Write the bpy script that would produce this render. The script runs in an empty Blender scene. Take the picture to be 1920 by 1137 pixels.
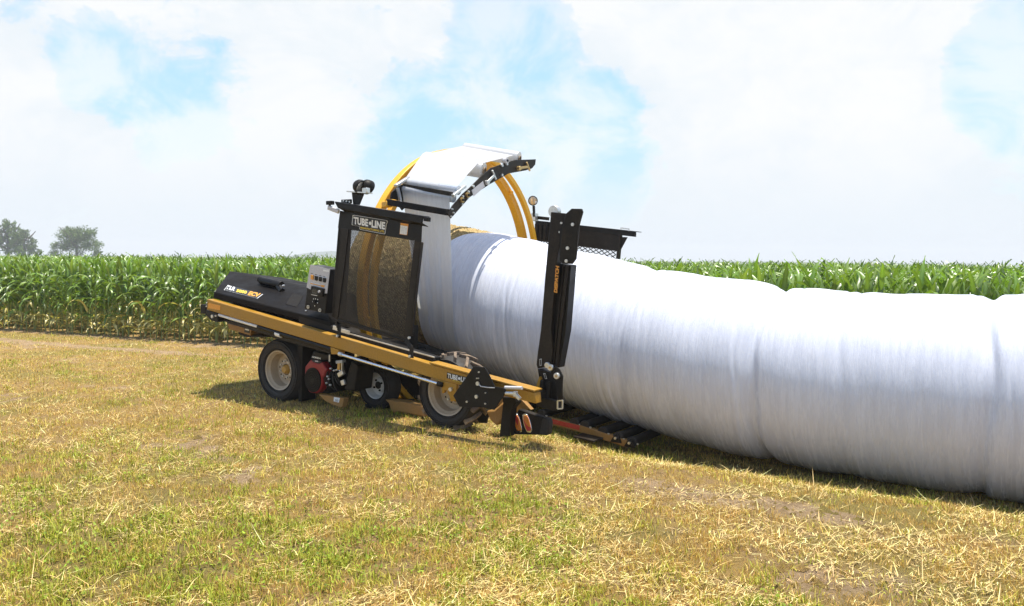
import bpy, math, random
import numpy as np
from mathutils import Vector, Matrix

random.seed(7)
rng = np.random.default_rng(11)
SC = bpy.context.scene
COL = SC.collection

# ------------------------------------------------------------------ camera
FPX, EYE, ROLL, HORIZON = 1500.0, 1.75, math.radians(0.5), 488.5
PITCH = math.atan((568.5 - HORIZON) / FPX)
fw = Vector((0, math.cos(PITCH), -math.sin(PITCH)))
up0 = Vector((1, 0, 0)).cross(fw)
rt = Vector((1, 0, 0)) * math.cos(ROLL) + up0 * math.sin(ROLL)
upv = Vector((-1, 0, 0)) * math.sin(ROLL) + up0 * math.cos(ROLL)
CAMP = Vector((0, 0, EYE))
cam = bpy.data.cameras.new('camera')
cam.sensor_width = 36.0
cam.lens = 36.0 * FPX / 1920
cam.clip_start = 0.1
cam.clip_end = 9000
camo = bpy.data.objects.new('camera', cam)
COL.objects.link(camo)
M = Matrix((rt, upv, -fw)).transposed().to_4x4()
M.translation = CAMP
camo.matrix_world = M
SC.camera = camo


def ray(px, py):
    return fw + rt * ((px - 960) / FPX) - upv * ((py - 568.5) / FPX)


# machine heading: base point on the grass beside the rear wheel
BASE = Vector((-0.66186, 8.19645, 0))
UD = Vector((-0.82721, 0.56189, 0))      # towards the machine's front
ND = Vector((0.56189, 0.82721, 0))       # away from the camera, across the machine


def ground_z(x, y):
    """height of the field: level by the machine, with a shallow bank down to where the tube lies"""
    u = (x - BASE.x) * UD.x + (y - BASE.y) * UD.y
    v = (x - BASE.x) * ND.x + (y - BASE.y) * ND.y
    t = np.clip((0.6 - u) / 2.3, 0, 1)
    q = np.clip((v + 0.35) / 2.05, 0, 1)
    return -0.36 * t * t * (3 - 2 * t) * q * q * (3 - 2 * q)


# ------------------------------------------------------------------ light, sky, exposure
SC.view_settings.view_transform = 'Standard'
SC.view_settings.look = 'None'
SC.view_settings.exposure = 0.66
SC.view_settings.gamma = 1
shadow = (-ND * 0.105 + UD * 0.08 + Vector((0, 0, -1))).normalized()
sund = -shadow
sl = bpy.data.lights.new('sun', 'SUN')
sl.energy = 5.0
sl.angle = math.radians(0.53)
sl.color = (1.0, 0.945, 0.845)
so = bpy.data.objects.new('sun', sl)
COL.objects.link(so)
so.rotation_euler = sund.to_track_quat('Z', 'Y').to_euler()
so.location = (0, 0, 30)

world = bpy.data.worlds.new("World")
SC.world = world
world.use_nodes = True


class NT:
    """small node-tree writer"""
    def __init__(self, tree):
        self.t = tree
        tree.nodes.clear()

    def n(self, typ, inp=None, **attr):
        nd = self.t.nodes.new(typ)
        for k, v in attr.items():
            setattr(nd, k, v)
        for k, v in (inp or {}).items():
            self.set(nd, k, v)
        return nd

    def set(self, nd, k, v):
        s = nd.inputs[k]
        if isinstance(v, bpy.types.NodeSocket):
            self.t.links.new(v, s)
        elif isinstance(v, bpy.types.Node):
            self.t.links.new(v.outputs[0], s)
        else:
            s.default_value = v

    def math(self, op, a, b=0.0, c=None, clamp=False):
        nd = self.n('ShaderNodeMath', {0: a, 1: b}, operation=op, use_clamp=clamp)
        if c is not None:
            self.set(nd, 2, c)
        return nd.outputs[0]

    def remap(self, v, a, b, c=0.0, d=1.0, smooth=True):
        nd = self.n('ShaderNodeMapRange', {0: v, 1: a, 2: b, 3: c, 4: d})
        nd.interpolation_type = 'SMOOTHSTEP' if smooth else 'LINEAR'
        return nd.outputs[0]

    def mix(self, f, a, b, blend='MIX'):
        nd = self.n('ShaderNodeMix', data_type='RGBA', blend_type=blend)
        self.set(nd, 0, f)
        self.set(nd, 6, a if not isinstance(a, tuple) else (*a[:3], 1))
        self.set(nd, 7, b if not isinstance(b, tuple) else (*b[:3], 1))
        return nd.outputs[2]

    def noise(self, vec, scale, detail=4.0, rough=0.55, dist=0.0):
        nd = self.n('ShaderNodeTexNoise', {'Scale': scale, 'Detail': detail, 'Roughness': rough, 'Distortion': dist})
        if vec is not None:
            self.set(nd, 'Vector', vec)
        return nd.outputs[0]


def build_world():
    T = NT(world.node_tree)
    tc = T.n('ShaderNodeTexCoord')
    d = T.n('ShaderNodeVectorMath', {0: tc.outputs['Generated']}, operation='NORMALIZE').outputs[0]
    sep = T.n('ShaderNodeSeparateXYZ', {0: d})
    dz = sep.outputs[2]
    p = T.n('ShaderNodeMapping', {'Vector': d, 'Location': (3.1, 1.7, .4), 'Scale': (1.0, 1.0, 1.45)}).outputs[0]
    n1 = T.noise(p, 3.6, 10.0, 0.58, 0.5)
    n2 = T.noise(p, 9.0, 9.0, 0.62, 0.6)
    n3 = T.noise(p, 26.0, 7.0, 0.66, 0.4)
    dens = T.math('ADD', T.math('MULTIPLY', n1, 1.0), T.math('MULTIPLY', n2, 0.80))
    dens = T.math('ADD', dens, T.math('MULTIPLY', n3, 0.42))
    dens = T.math('SUBTRACT', dens, 0.47)
    # openings of blue between the cloud banks: (px, py, inner radius px, outer radius px, strength)
    holes = [(820, 230, 0, 240, .12), (960, 260, 0, 300, .24), (1090, 320, 0, 220, .20), (965, 60, 0, 150, .20),
             (690, 210, 0, 150, .12), (325, 240, 0, 110, .26), (215, 130, 0, 110, .16), (90, 90, 0, 130, .16),
             (420, 175, 0, 110, .14), (570, 120, 0, 80, .08), (1915, 120, 0, 150, .30), (2020, 170, 0, 230, .3), (1640, 40, 0, 90, .08)]
    banks = [(1500, 260, 0, 460, .18), (650, 70, 0, 300, .14), (800, 110, 0, 130, .12), (100, 300, 0, 330, .14),
             (1330, 60, 0, 330, .14), (500, 270, 0, 200, .12), (1700, 60, 0, 220, .10), (1750, 330, 0, 300, .10)]
    for lst, sg in ((holes, -1), (banks, 1)):
        for (x, y, r0, r1, s) in lst:
            dr = ray(x, y).normalized()
            dot = T.n('ShaderNodeVectorMath', {0: d, 1: tuple(dr)}, operation='DOT_PRODUCT').outputs['Value']
            m = T.remap(dot, math.cos(r1 / FPX), math.cos(r0 / FPX), 0, s * sg * (1.3 if sg < 0 else 1.0))
            dens = T.math('ADD', dens, m)
    # the sky behind the camera and overhead is clear blue
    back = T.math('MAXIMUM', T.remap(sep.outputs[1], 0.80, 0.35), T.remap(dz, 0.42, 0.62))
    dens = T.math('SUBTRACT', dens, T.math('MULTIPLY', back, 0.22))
    cover = T.remap(dens, 0.42, 0.64)
    # thin veil everywhere, thicker towards the horizon
    veil = T.remap(dz, 0.02, 0.30, 0.92, 0.72)
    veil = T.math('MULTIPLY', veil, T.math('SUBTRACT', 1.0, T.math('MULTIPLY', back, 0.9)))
    mask = T.math('MAXIMUM', cover, veil)
    # cloud tone: bright crowns, slightly blue-grey thin parts
    tone = T.remap(T.noise(p, 7.0, 9.0, 0.62, 0.4), 0.36, 0.60)
    tone = T.math('MAXIMUM', T.math('MULTIPLY', tone, 0.85), T.remap(dens, 0.55, 1.15))
    thin = T.mix(cover, (0.32, 0.55, 0.675), (0.585, 0.63, 0.665))
    ccol = T.mix(tone, thin, (0.69, 0.693, 0.70))
    low = T.remap(dz, 0.0, 0.17)
    ccol = T.mix(low, (0.575, 0.625, 0.665), ccol)
    sky = T.n('ShaderNodeTexSky', sky_type='NISHITA', sun_disc=False, sun_elevation=math.asin(sund.z),
              sun_rotation=math.atan2(sund.x, sund.y), altitude=200, air_density=1.0, dust_density=0.6, ozone_density=2.0)
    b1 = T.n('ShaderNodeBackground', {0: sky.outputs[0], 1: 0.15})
    b2 = T.n('ShaderNodeBackground', {0: ccol, 1: 0.93})
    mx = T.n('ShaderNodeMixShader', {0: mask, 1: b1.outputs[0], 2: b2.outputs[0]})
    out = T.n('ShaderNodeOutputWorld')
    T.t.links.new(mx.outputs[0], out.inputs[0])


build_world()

# ------------------------------------------------------------------ materials
MATS = {}


def new_mat(name):
    m = bpy.data.materials.new(name)
    m.use_nodes = True
    return m, NT(m.node_tree)


def finish(T, bsdf):
    o = T.n('ShaderNodeOutputMaterial')
    T.t.links.new(bsdf.outputs[0], o.inputs[0])


def paint(name, col, rough=0.4, metal=0.0, dust=(0.36, 0.27, 0.16), amt=0.25, scale=6.0, bump=0.05, spec=0.5, var=0.12):
    """painted or bare metal / plastic with blotchy dust, fine speckle and uneven gloss"""
    m, T = new_mat(name)
    tc = T.n('ShaderNodeTexCoord').outputs['Object']
    a = T.noise(tc, scale, 8, 0.65)
    f = T.noise(tc, scale * 14, 3, 0.6)
    c = T.mix(T.remap(f, 0.3, 0.7), tuple(x * (1 - var) for x in col), tuple(min(1, x * (1 + var)) for x in col))
    c = T.mix(T.math('MULTIPLY', T.remap(T.math('ADD', T.math('MULTIPLY', a, .75), T.math('MULTIPLY', f, .25)), 0.42, 0.75), amt), c, dust)
    b = T.n('ShaderNodeBsdfPrincipled', {'Base Color': c, 'Metallic': metal, 'Specular IOR Level': spec,
                                         'Roughness': T.remap(a, 0.3, 0.7, max(.05, rough - .1), min(1, rough + .18))})
    if bump:
        bp = T.n('ShaderNodeBump', {'Strength': bump, 'Distance': 0.004, 'Height': f})
        T.set(b, 'Normal', bp.outputs[0])
    finish(T, b)
    MATS[name] = m
    return m


paint('yellow_shaded', (0.34, 0.172, 0.010), 0.42, amt=.12, scale=4)  # darker copy of the machine's yellow, shade mixed into the colour
paint('yellow_sunlit', (0.76, 0.385, 0.018), 0.36, amt=.10, scale=4)  # same yellow, brighter copy with the sunlight put into the colour
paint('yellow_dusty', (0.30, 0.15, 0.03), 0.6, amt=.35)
paint('black_paint', (0.009, 0.008, 0.0075), 0.38, amt=.03, scale=5, spec=.2)
paint('black_dusty', (0.012, 0.010, 0.008), 0.5, amt=.08, scale=7, spec=.18)
paint('hood_paint', (0.010, 0.009, 0.0088), 0.5, amt=.012, scale=3, spec=.05)
paint('brown_black', (0.016, 0.012, 0.009), 0.42, amt=.07, scale=5, spec=.2)
paint('mesh_steel', (0.016, 0.012, 0.008), 0.5, amt=.10, spec=.3)
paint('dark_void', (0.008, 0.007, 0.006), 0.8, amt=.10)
paint('rim_paint', (0.44, 0.35, 0.24), 0.45, amt=.5, dust=(0.30, 0.22, 0.13), scale=9)
paint('rim_white', (0.66, 0.65, 0.63), 0.4, amt=.25, dust=(0.30, 0.22, 0.13), scale=9)
paint('hub_yellow', (0.50, 0.27, 0.04), 0.5, amt=.35)
paint('rubber', (0.020, 0.017, 0.014), 0.75, amt=.35, dust=(0.13, 0.09, 0.055), scale=7, bump=.2)
paint('rubber_dusty', (0.14, 0.10, 0.07), 0.85, amt=.95, dust=(0.46, 0.34, 0.21), scale=8, bump=.3)
paint('chrome', (0.72, 0.73, 0.75), 0.18, 1.0, amt=.05)
paint('zinc', (0.62, 0.62, 0.60), 0.38, 0.8, amt=.12)
paint('brass', (0.50, 0.34, 0.14), 0.4, 0.7, amt=.2)
paint('panel_grey', (0.50, 0.49, 0.50), 0.45, amt=.08)
paint('roller_grey', (0.40, 0.44, 0.50), 0.3, 0.3, amt=.06)
paint('engine_red', (0.27, 0.010, 0.014), 0.42, amt=.14)
paint('lens_amber', (0.60, 0.20, 0.04), 0.25, amt=.05)
paint('lens_red', (0.45, 0.03, 0.03), 0.3, amt=.08)
paint('sticker_white', (0.74, 0.74, 0.72), 0.45, amt=.04)
paint('sticker_black', (0.012, 0.012, 0.012), 0.4, amt=.02)
paint('sticker_yellow', (0.70, 0.48, 0.04), 0.45, amt=.02)
paint('sticker_orange', (0.72, 0.30, 0.03), 0.45, amt=.02)
paint('screen_dark', (0.02, 0.022, 0.02), 0.15, amt=.0)
paint('lamp_glass', (0.45, 0.43, 0.40), 0.12, 0.5, amt=.0)
paint('cardboard', (0.25, 0.19, 0.13), 0.8, amt=.1)
paint('bark', (0.10, 0.08, 0.06), 0.9, amt=.2)


def film_material(name, streak=1.0, trans=0.0, tint=((0.56, 0.585, 0.675), (0.63, 0.655, 0.74))):
    """white stretch film: fine wrap lines running round the roll, satin gloss"""
    m, T = new_mat(name)
    uv = T.n('ShaderNodeUVMap', uv_map='UVMap').outputs[0]
    mp = T.n('ShaderNodeMapping', {'Vector': uv, 'Scale': (9.0, 0.9, 1)}).outputs[0]
    s1 = T.noise(mp, 2.2, 8, 0.66, 0.12)
    mp2 = T.n('ShaderNodeMapping', {'Vector': uv, 'Scale': (5.0, 0.9, 1), 'Rotation': (0, 0, 0.03)}).outputs[0]
    s2 = T.noise(mp2, 3.0, 5, 0.6, 0.5)
    tc = T.n('ShaderNodeTexCoord').outputs['Object']
    s3 = T.noise(tc, 5.0, 4, 0.6)
    h = T.math('ADD', T.math('MULTIPLY', s1, 0.65), T.math('MULTIPLY', s2, 0.35))
    c = T.mix(T.remap(s1, 0.3, 0.7), *tint)
    c = T.mix(T.math('MULTIPLY', T.remap(s3, 0.55, 0.8), 0.15), c, (0.62, 0.58, 0.52))
    bp = T.n('ShaderNodeBump', {'Strength': 0.38 * streak, 'Distance': 0.05, 'Height': h})
    b = T.n('ShaderNodeBsdfPrincipled', {'Base Color': c, 'Roughness': T.remap(s1, 0.3, 0.7, 0.20, 0.32),
                                         'Specular IOR Level': 0.7, 'Normal': bp.outputs[0],
                                         'Anisotropic': 0.0})
    if trans > 0:
        tr = T.n('ShaderNodeBsdfTranslucent', {'Color': (0.80, 0.80, 0.78, 1)})
        b = T.n('ShaderNodeMixShader', {0: trans, 1: b.outputs[0], 2: tr.outputs[0]})
    finish(T, b)
    MATS[name] = m


film_material('film_wrapped', 1.0)
film_material('film_web', 0.22, 0.45, ((0.70, 0.705, 0.73), (0.76, 0.765, 0.785)))


def attr_material(name, rough=0.55, trans=0.35, spec=0.3, rand=0.0, tcol=(1.0, 1.0, 0.6), vein=False):
    """plant matter: colour stored per vertex, light partly passes through"""
    m, T = new_mat(name)
    c = T.n('ShaderNodeAttribute', attribute_name='Col').outputs['Color']
    if rand:
        r = T.n('ShaderNodeObjectInfo').outputs['Random']
        c = T.mix(T.math('MULTIPLY', r, rand), c, (0.16, 0.19, 0.04))
    tc = T.n('ShaderNodeTexCoord').outputs['Object']
    f = T.noise(tc, 18.0, 3, 0.6)
    c = T.mix(T.remap(f, 0.3, 0.7, 0.0, 0.35), c, (0, 0, 0), 'MULTIPLY') if vein else c
    b = T.n('ShaderNodeBsdfPrincipled', {'Base Color': c, 'Roughness': rough, 'Specular IOR Level': spec})
    t = T.n('ShaderNodeBsdfTranslucent', {'Color': T.mix(1.0, c, tcol, 'MULTIPLY')})
    mx = T.n('ShaderNodeMixShader', {0: trans, 1: b.outputs[0], 2: t.outputs[0]})
    finish(T, mx)
    MATS[name] = m


attr_material('grass_blade', 0.6, 0.16, 0.25, tcol=(1.3, 1.3, 0.7))
attr_material('corn_leaf', 0.36, 0.26, 0.65, rand=0.35, tcol=(1.5, 1.6, 0.6))
attr_material('corn_leaf_mass', 0.36, 0.26, 0.65, tcol=(1.5, 1.6, 0.6))
attr_material('tree_leaf', 0.6, 0.35, 0.3)


def ground_material():
    m, T = new_mat('field_soil')
    tc = T.n('ShaderNodeTexCoord').outputs['Object']
    big = T.noise(tc, 0.55, 6, 0.6)
    mid = T.noise(tc, 6.0, 10, 0.7, 0.4)
    fine = T.noise(tc, 60.0, 6, 0.7)
    mp = T.n('ShaderNodeMapping', {'Vector': tc, 'Scale': (40, 14, 1), 'Rotation': (0, 0, 0.5)}).outputs[0]
    fib = T.noise(mp, 8.0, 6, 0.75, 1.6)
    soil = T.mix(T.remap(fine, 0.3, 0.7), (0.19, 0.115, 0.05), (0.52, 0.35, 0.165))
    straw = T.mix(T.remap(fib, 0.35, 0.65), (0.15, 0.085, 0.025), (0.62, 0.42, 0.145))
    green = T.mix(T.remap(fib, 0.35, 0.65), (0.13, 0.10, 0.03), (0.36, 0.31, 0.09))
    ba = T.n('ShaderNodeAttribute', attribute_name='Bare').outputs['Fac']
    c = T.mix(T.remap(mid, 0.40, 0.56), soil, straw)
    c = T.mix(T.math('MULTIPLY', T.remap(big, 0.47, 0.60), 0.7), c, green)
    dry = T.mix(T.remap(fine, 0.3, 0.7), (0.29, 0.19, 0.105), (0.57, 0.41, 0.25))
    dry = T.mix(T.math('MULTIPLY', T.remap(mid, 0.45, 0.62), 0.6), dry, (0.25, 0.16, 0.085))
    c = T.mix(T.math('MULTIPLY', T.remap(ba, 0.25, 0.75), 0.92), c, dry)
    away = T.n('ShaderNodeVectorMath', {0: tc, 1: (0.4023, 0.9155, 0)}, operation='DOT_PRODUCT').outputs['Value']
    c = T.mix(T.remap(away, 45, 70), c, T.mix(T.remap(big, .35, .65), (0.07, 0.12, 0.025), (0.11, 0.17, 0.04)))   # green crops of the far fields
    bp = T.n('ShaderNodeBump', {'Strength': 0.9, 'Distance': 0.03,
                                'Height': T.math('ADD', T.math('MULTIPLY', fine, .5), fib)})
    b = T.n('ShaderNodeBsdfPrincipled', {'Base Color': c, 'Roughness': 0.95, 'Specular IOR Level': 0.1, 'Normal': bp.outputs[0]})
    finish(T, b)
    MATS['field_soil'] = m


ground_material()


def straw_material():
    m, T = new_mat('bale_straw')
    uv = T.n('ShaderNodeUVMap', uv_map='UVMap').outputs[0]
    mp = T.n('ShaderNodeMapping', {'Vector': uv, 'Scale': (9, 4, 1)}).outputs[0]
    f = T.noise(mp, 4.5, 8, 0.75, 1.2)
    g = T.noise(mp, 2.0, 4, 0.6)
    c = T.mix(T.remap(f, 0.35, 0.65), (0.17, 0.10, 0.035), (0.74, 0.55, 0.27))
    c = T.mix(T.math('MULTIPLY', T.remap(g, .4, .7), .4), c, (0.34, 0.30, 0.10))
    bp = T.n('ShaderNodeBump', {'Strength': 1.0, 'Distance': 0.03, 'Height': f})
    finish(T, T.n('ShaderNodeBsdfPrincipled', {'Base Color': c, 'Roughness': 0.85, 'Specular IOR Level': .2, 'Normal': bp.outputs[0]}))
    MATS['bale_straw'] = m


straw_material()

m_, T_ = new_mat('hill_green')
finish(T_, T_.n('ShaderNodeBsdfPrincipled', {'Base Color': (0.07, 0.10, 0.06, 1), 'Roughness': 1.0}))  # plain dull green of the ridge
MATS['hill'] = m_

# ------------------------------------------------------------------ object helpers


def tag(o, label=None, cat=None, group=None, kind=None):
    if label: o['label'] = label
    if cat: o['category'] = cat
    if group: o['group'] = group
    if kind: o['kind'] = kind
    return o


def empty(name, loc=(0, 0, 0), rz=0.0):
    o = bpy.data.objects.new(name, None)
    o.empty_display_size = 0.2
    o.location = loc
    o.rotation_euler = (0, 0, rz)
    COL.objects.link(o)
    return o


def link(name, me, parent=None):
    o = bpy.data.objects.new(name, me)
    COL.objects.link(o)
    if parent is not None:
        o.parent = parent
    return o


class MB:
    """collects simple solids into one mesh"""
    def __init__(self):
        self.v, self.f, self.uv = [], [], None

    def add(self, vs, fs):
        k = len(self.v)
        self.v += [tuple(p) for p in vs]
        self.f += [tuple(i + k for i in f) for f in fs]
        return self

    def prism(self, pts, off):
        pts = [Vector(p) for p in pts]
        off = Vector(off)
        n = len(pts)
        fs = [tuple(range(n)), tuple(range(2 * n - 1, n - 1, -1))]
        fs += [(i, n + i, n + (i + 1) % n, (i + 1) % n) for i in range(n)]
        return self.add(pts + [p + off for p in pts], fs)

    def box(self, c, sx, sy, sz, ax=None):
        c = Vector(c)
        X, Y, Z = ax or (Vector((1, 0, 0)), Vector((0, 1, 0)), Vector((0, 0, 1)))
        vs = [c + X * (a * sx / 2) + Y * (b * sy / 2) + Z * (d * sz / 2) for a in (-1, 1) for b in (-1, 1) for d in (-1, 1)]
        return self.add(vs, [(0, 1, 3, 2), (4, 6, 7, 5), (0, 4, 5, 1), (2, 3, 7, 6), (0, 2, 6, 4), (1, 5, 7, 3)])

    def bar(self, p0, p1, w, h, upd=(0, 0, 1)):
        p0, p1 = Vector(p0), Vector(p1)
        X = (p1 - p0)
        L = X.length
        X.normalize()
        Y = Vector(upd).cross(X)
        if Y.length < 1e-5: Y = Vector((0, 1, 0)).cross(X)
        Y.normalize()
        Z = X.cross(Y)
        return self.box((p0 + p1) / 2, L, w, h, (X, Y, Z))

    def cyl(self, p0, p1, r0, r1=None, n=20, cap=True):
        r1 = r0 if r1 is None else r1
        return self.lathe(p0, Vector(p1) - Vector(p0), [(r0, 0), (r1, 1)], n, cap)

    def lathe(self, o, ax, prof, n=28, cap=True, closed=False):
        o, ax = Vector(o), Vector(ax)
        a = ax.normalized()
        t = Vector((0, 0, 1)) if abs(a.z) < .9 else Vector((1, 0, 0))
        X = a.cross(t).normalized()
        Y = a.cross(X)
        vs, fs = [], []
        for (r, s) in prof:
            for i in range(n):
                q = 2 * math.pi * i / n
                vs.append(o + ax * s + X * (r * math.cos(q)) + Y * (r * math.sin(q)))
        m = len(prof)
        for j in range(m if closed else m - 1):
            j2 = (j + 1) % m
            for i in range(n):
                fs.append((j * n + i, j * n + (i + 1) % n, j2 * n + (i + 1) % n, j2 * n + i))
        if cap and not closed:
            fs.append(tuple(range(n - 1, -1, -1)))
            fs.append(tuple((m - 1) * n + i for i in range(n)))
        return self.add(vs, fs)

    def pipe(self, pts, r, n=8):
        pts = [Vector(p) for p in pts]
        vs, fs = [], []
        prevX = None
        for i, p in enumerate(pts):
            d = (pts[min(i + 1, len(pts) - 1)] - pts[max(i - 1, 0)]).normalized()
            X = d.cross(Vector((0, 0, 1)) if abs(d.z) < .95 else Vector((1, 0, 0))).normalized() if prevX is None else (prevX - d * prevX.dot(d)).normalized()
            prevX = X
            Y = d.cross(X)
            for k in range(n):
                q = 2 * math.pi * k / n
                vs.append(p + X * (r * math.cos(q)) + Y * (r * math.sin(q)))
        for j in range(len(pts) - 1):
            for k in range(n):
                fs.append((j * n + k, j * n + (k + 1) % n, (j + 1) * n + (k + 1) % n, (j + 1) * n + k))
        fs.append(tuple(range(n - 1, -1, -1)))
        fs.append(tuple((len(pts) - 1) * n + k for k in range(n)))
        return self.add(vs, fs)

    def build(self, name, mat, parent=None, bevel=0.0, smooth=True, label=None, recalc=True):
        me = bpy.data.meshes.new(name)
        me.from_pydata(self.v, [], self.f)
        if recalc:
            import bmesh
            bm = bmesh.new()
            bm.from_mesh(me)
            bmesh.ops.recalc_face_normals(bm, faces=bm.faces)
            bm.to_mesh(me)
            bm.free()
        me.materials.append(MATS[mat])
        if smooth:
            me.shade_smooth()
            me.set_sharp_from_angle(angle=math.radians(35))
        o = link(name, me, parent)
        if bevel:
            b = o.modifiers.new('bevel', 'BEVEL')
            b.width = bevel
            b.segments = 2
            b.limit_method = 'ANGLE'
            b.angle_limit = math.radians(40)
        if label: o['label'] = label
        return o


# ------------------------------------------------------------------ the bale wrapper
ROOT = empty('bale_wrapper', BASE, math.atan2(-UD.y, -UD.x))
tag(ROOT, 'black and yellow inline bale wrapper with a tall hoop, parked nose-high at the tube end', 'bale wrapper')


def loc(w):
    d = w - BASE
    return Vector((-d.dot(UD), d.dot(ND), d.z))


CL = loc(CAMP)


def lray(px, py):
    d = ray(px, py)
    return Vector((-d.dot(UD), d.dot(ND), d.z))


def Q(p, v):
    """point of the side plane y = v that stands where the photo shows p"""
    d = lray(*p)
    return CL + d * ((v - CL.y) / d.y)


def QU(p, u):
    d = lray(*p)
    return CL + d * ((-u - CL.x) / d.x)


def QP(p, o, n):
    d = lray(*p)
    return CL + d * ((Vector(o) - CL).dot(n) / d.dot(n))


def zm(ox, oy, s):
    return lambda x, y: (ox + x / s, oy + y / s)


A = zm(370, 480, 5.684); Bz = zm(600, 260, 4.374); C3 = zm(600, 360, 3.553); D4 = zm(460, 600, 5.684)
E5 = zm(740, 620, 5.169); G6 = zm(940, 660, 5.683); H7 = zm(960, 360, 4.373); K1 = zm(560, 480, 8.121)
M2 = zm(380, 560, 11.371); N3 = zm(700, 270, 7.578); O4 = zm(860, 260, 8.119); S5 = zm(600, 330, 8.122)
T7 = zm(610, 580, 8.727); V8 = zm(560, 640, 8.119)


def side(name, pts, v0, v1, mat, parent=ROOT, bevel=0.004, **k):
    """plate or beam seen from the side: outline in the plane y=v0, thickness to y=v1"""
    return MB().prism([Q(p, v0) for p in pts], (0, v1 - v0, 0)).build(name, mat, parent, bevel, **k)


def lettering(name, s, bl, br, tl, mat, parent, lift=0.003, bold=0.03, thick=0.0015, fit=True):
    cu = bpy.data.curves.new(name, 'FONT')
    cu.body = s
    cu.size = 1
    cu.offset = bold
    cu.resolution_u = 3
    t = bpy.data.objects.new(name, cu)
    COL.objects.link(t)
    bpy.context.view_layer.update()
    me = bpy.data.meshes.new_from_object(t.evaluated_get(bpy.context.evaluated_depsgraph_get()))
    bpy.data.objects.remove(t)
    co = np.array([v.co[:] for v in me.vertices])
    mn, mx = co.min(0), co.max(0)
    bl, br, tl = Vector(bl), Vector(br), Vector(tl)
    nn = (br - bl).cross(tl - bl).normalized()
    for v in me.vertices:
        a = (v.co.x - mn[0]) / (mx[0] - mn[0])
        b = (v.co.y - mn[1]) / (mx[1] - mn[1])
        v.co = bl + (br - bl) * a + (tl - bl) * b + nn * lift
    me.materials.clear()
    me.materials.append(MATS[mat])
    me.name = name
    return link(name, me, parent)


def plate(name, pts, nrm, mat, parent, lift=0.002, th=0.002):
    """thin sticker: points already on the surface, lifted along nrm"""
    nrm = Vector(nrm).normalized()
    return MB().prism([Vector(p) + nrm * lift for p in pts], -nrm * th).build(name, mat, parent, 0, smooth=False)


OUT = Vector((0, -1, 0))     # the side that faces the camera
VB = -0.25                   # outer face of the near side beam

# --- side beams
bt = [(388.5, 561), (625, 629.5), (806, 682.5), (1003, 737)]
bb = [(1005, 757.5), (813, 710), (690, 672), (620, 650.6), (387.6, 581)]
beam = side('side_beam', bt + bb, VB, VB + .10, 'yellow_shaded', bevel=0.008)
# lip on top of the beam and the raised rear length
lip = MB()
pts = [Q((806, 682), VB - .012), Q((1003, 735), VB - .012)]
lip.bar(pts[0] + Vector((0, .06, .008)), pts[1] + Vector((0, .06, .008)), 0.14, 0.016)
lip.build('beam_cap', 'yellow_shaded', beam, 0.003)
far = MB()
tp = [Q(p, VB) for p in bt]; bp_ = [Q(p, VB) for p in bb]
far.prism([p + Vector((.75, 4.25, -.10)) for p in tp + bp_], (0, 0.1, 0))
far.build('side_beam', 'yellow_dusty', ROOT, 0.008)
cross = MB()
for i, (x, z) in enumerate(((-3.9, 1.09), (-2.9, .93))):
    cross.bar((x, VB + .1, z), (x, 4.0, z), .1, .12)
cross.build('cross_beam', 'black_dusty', ROOT, 0.006)
ob = MB()
q = [Q(M2(*p), VB - .003) for p in ((122, 92), (375, 152), (368, 252), (115, 205))]
ob.prism(q, (0, .003, 0)).build('reflector_strip', 'sticker_orange', beam)
for k, p in enumerate(((97, 92), (93, 168))):
    c = Q(M2(*p), VB)
    MB().cyl(c, c + OUT * .012, .010, n=8).build('bolt', 'zinc', beam)
# black end plate under the beam's nose
side('nose_bracket', [M2(65, 240), M2(300, 310), M2(330, 500), M2(260, 500), M2(170, 460), M2(60, 350)], VB + .01, VB + .2, 'black_dusty')
c = Q(M2(225, 380), VB + .01); MB().cyl(c, c + OUT * .02, .022, n=14).build('bolt', 'zinc', ROOT)
c = Q(M2(297, 368), VB + .01); MB().cyl(c, c + OUT * .02, .012, n=10).build('bolt', 'zinc', ROOT)
# hydraulic cylinder below the beam, white rod in front
cy0, cy1, cy2, cy3 = Q(M2(300, 335), VB + .04), Q(M2(1200, 605), VB + .04), Q((519, 622), VB + .04), Q((625, 652), VB + .04)
hc = MB().cyl(cy1, cy3 + Vector((0, 0, -.02)), .036, n=18).build('lift_cylinder', 'black_paint', ROOT)
MB().cyl(cy0, cy1, .019, n=14).build('cylinder_rod', 'sticker_white', hc)
w0, w1 = Q((519, 625), VB + .04), Q((528, 628), VB + .04)
MB().cyl(w0, w1, .038, n=18).build('collar', 'sticker_white', hc)
side('cylinder_guard', [M2(390, 430), M2(1190, 640), (519, 630), (620, 655), (620, 664), M2(1560, 855), M2(1420, 800), M2(520, 520)], VB + .07, VB + .12, 'brown_black')
# hanging tool box under the front
side('tool_box', [M2(520, 530), M2(1035, 665), M2(1015, 790), M2(560, 655)], .12, .42, 'yellow_dusty')
tb = [Q(M2(*p), .118) for p in ((890, 632), (1005, 660), (998, 745), (885, 715))]
MB().prism(tb, (0, .002, 0)).build('decal', 'sticker_black', ROOT)
tb = [Q(M2(*p), .116) for p in ((905, 640), (990, 662), (985, 690), (902, 668))]
MB().prism(tb, (0, .002, 0)).build('decal', 'sticker_white', ROOT)
side('skid_plate', [M2(760, 725), M2(960, 775), M2(1420, 800), M2(1400, 825), M2(930, 830), M2(770, 770)], .14, .5, 'black_dusty')

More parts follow.
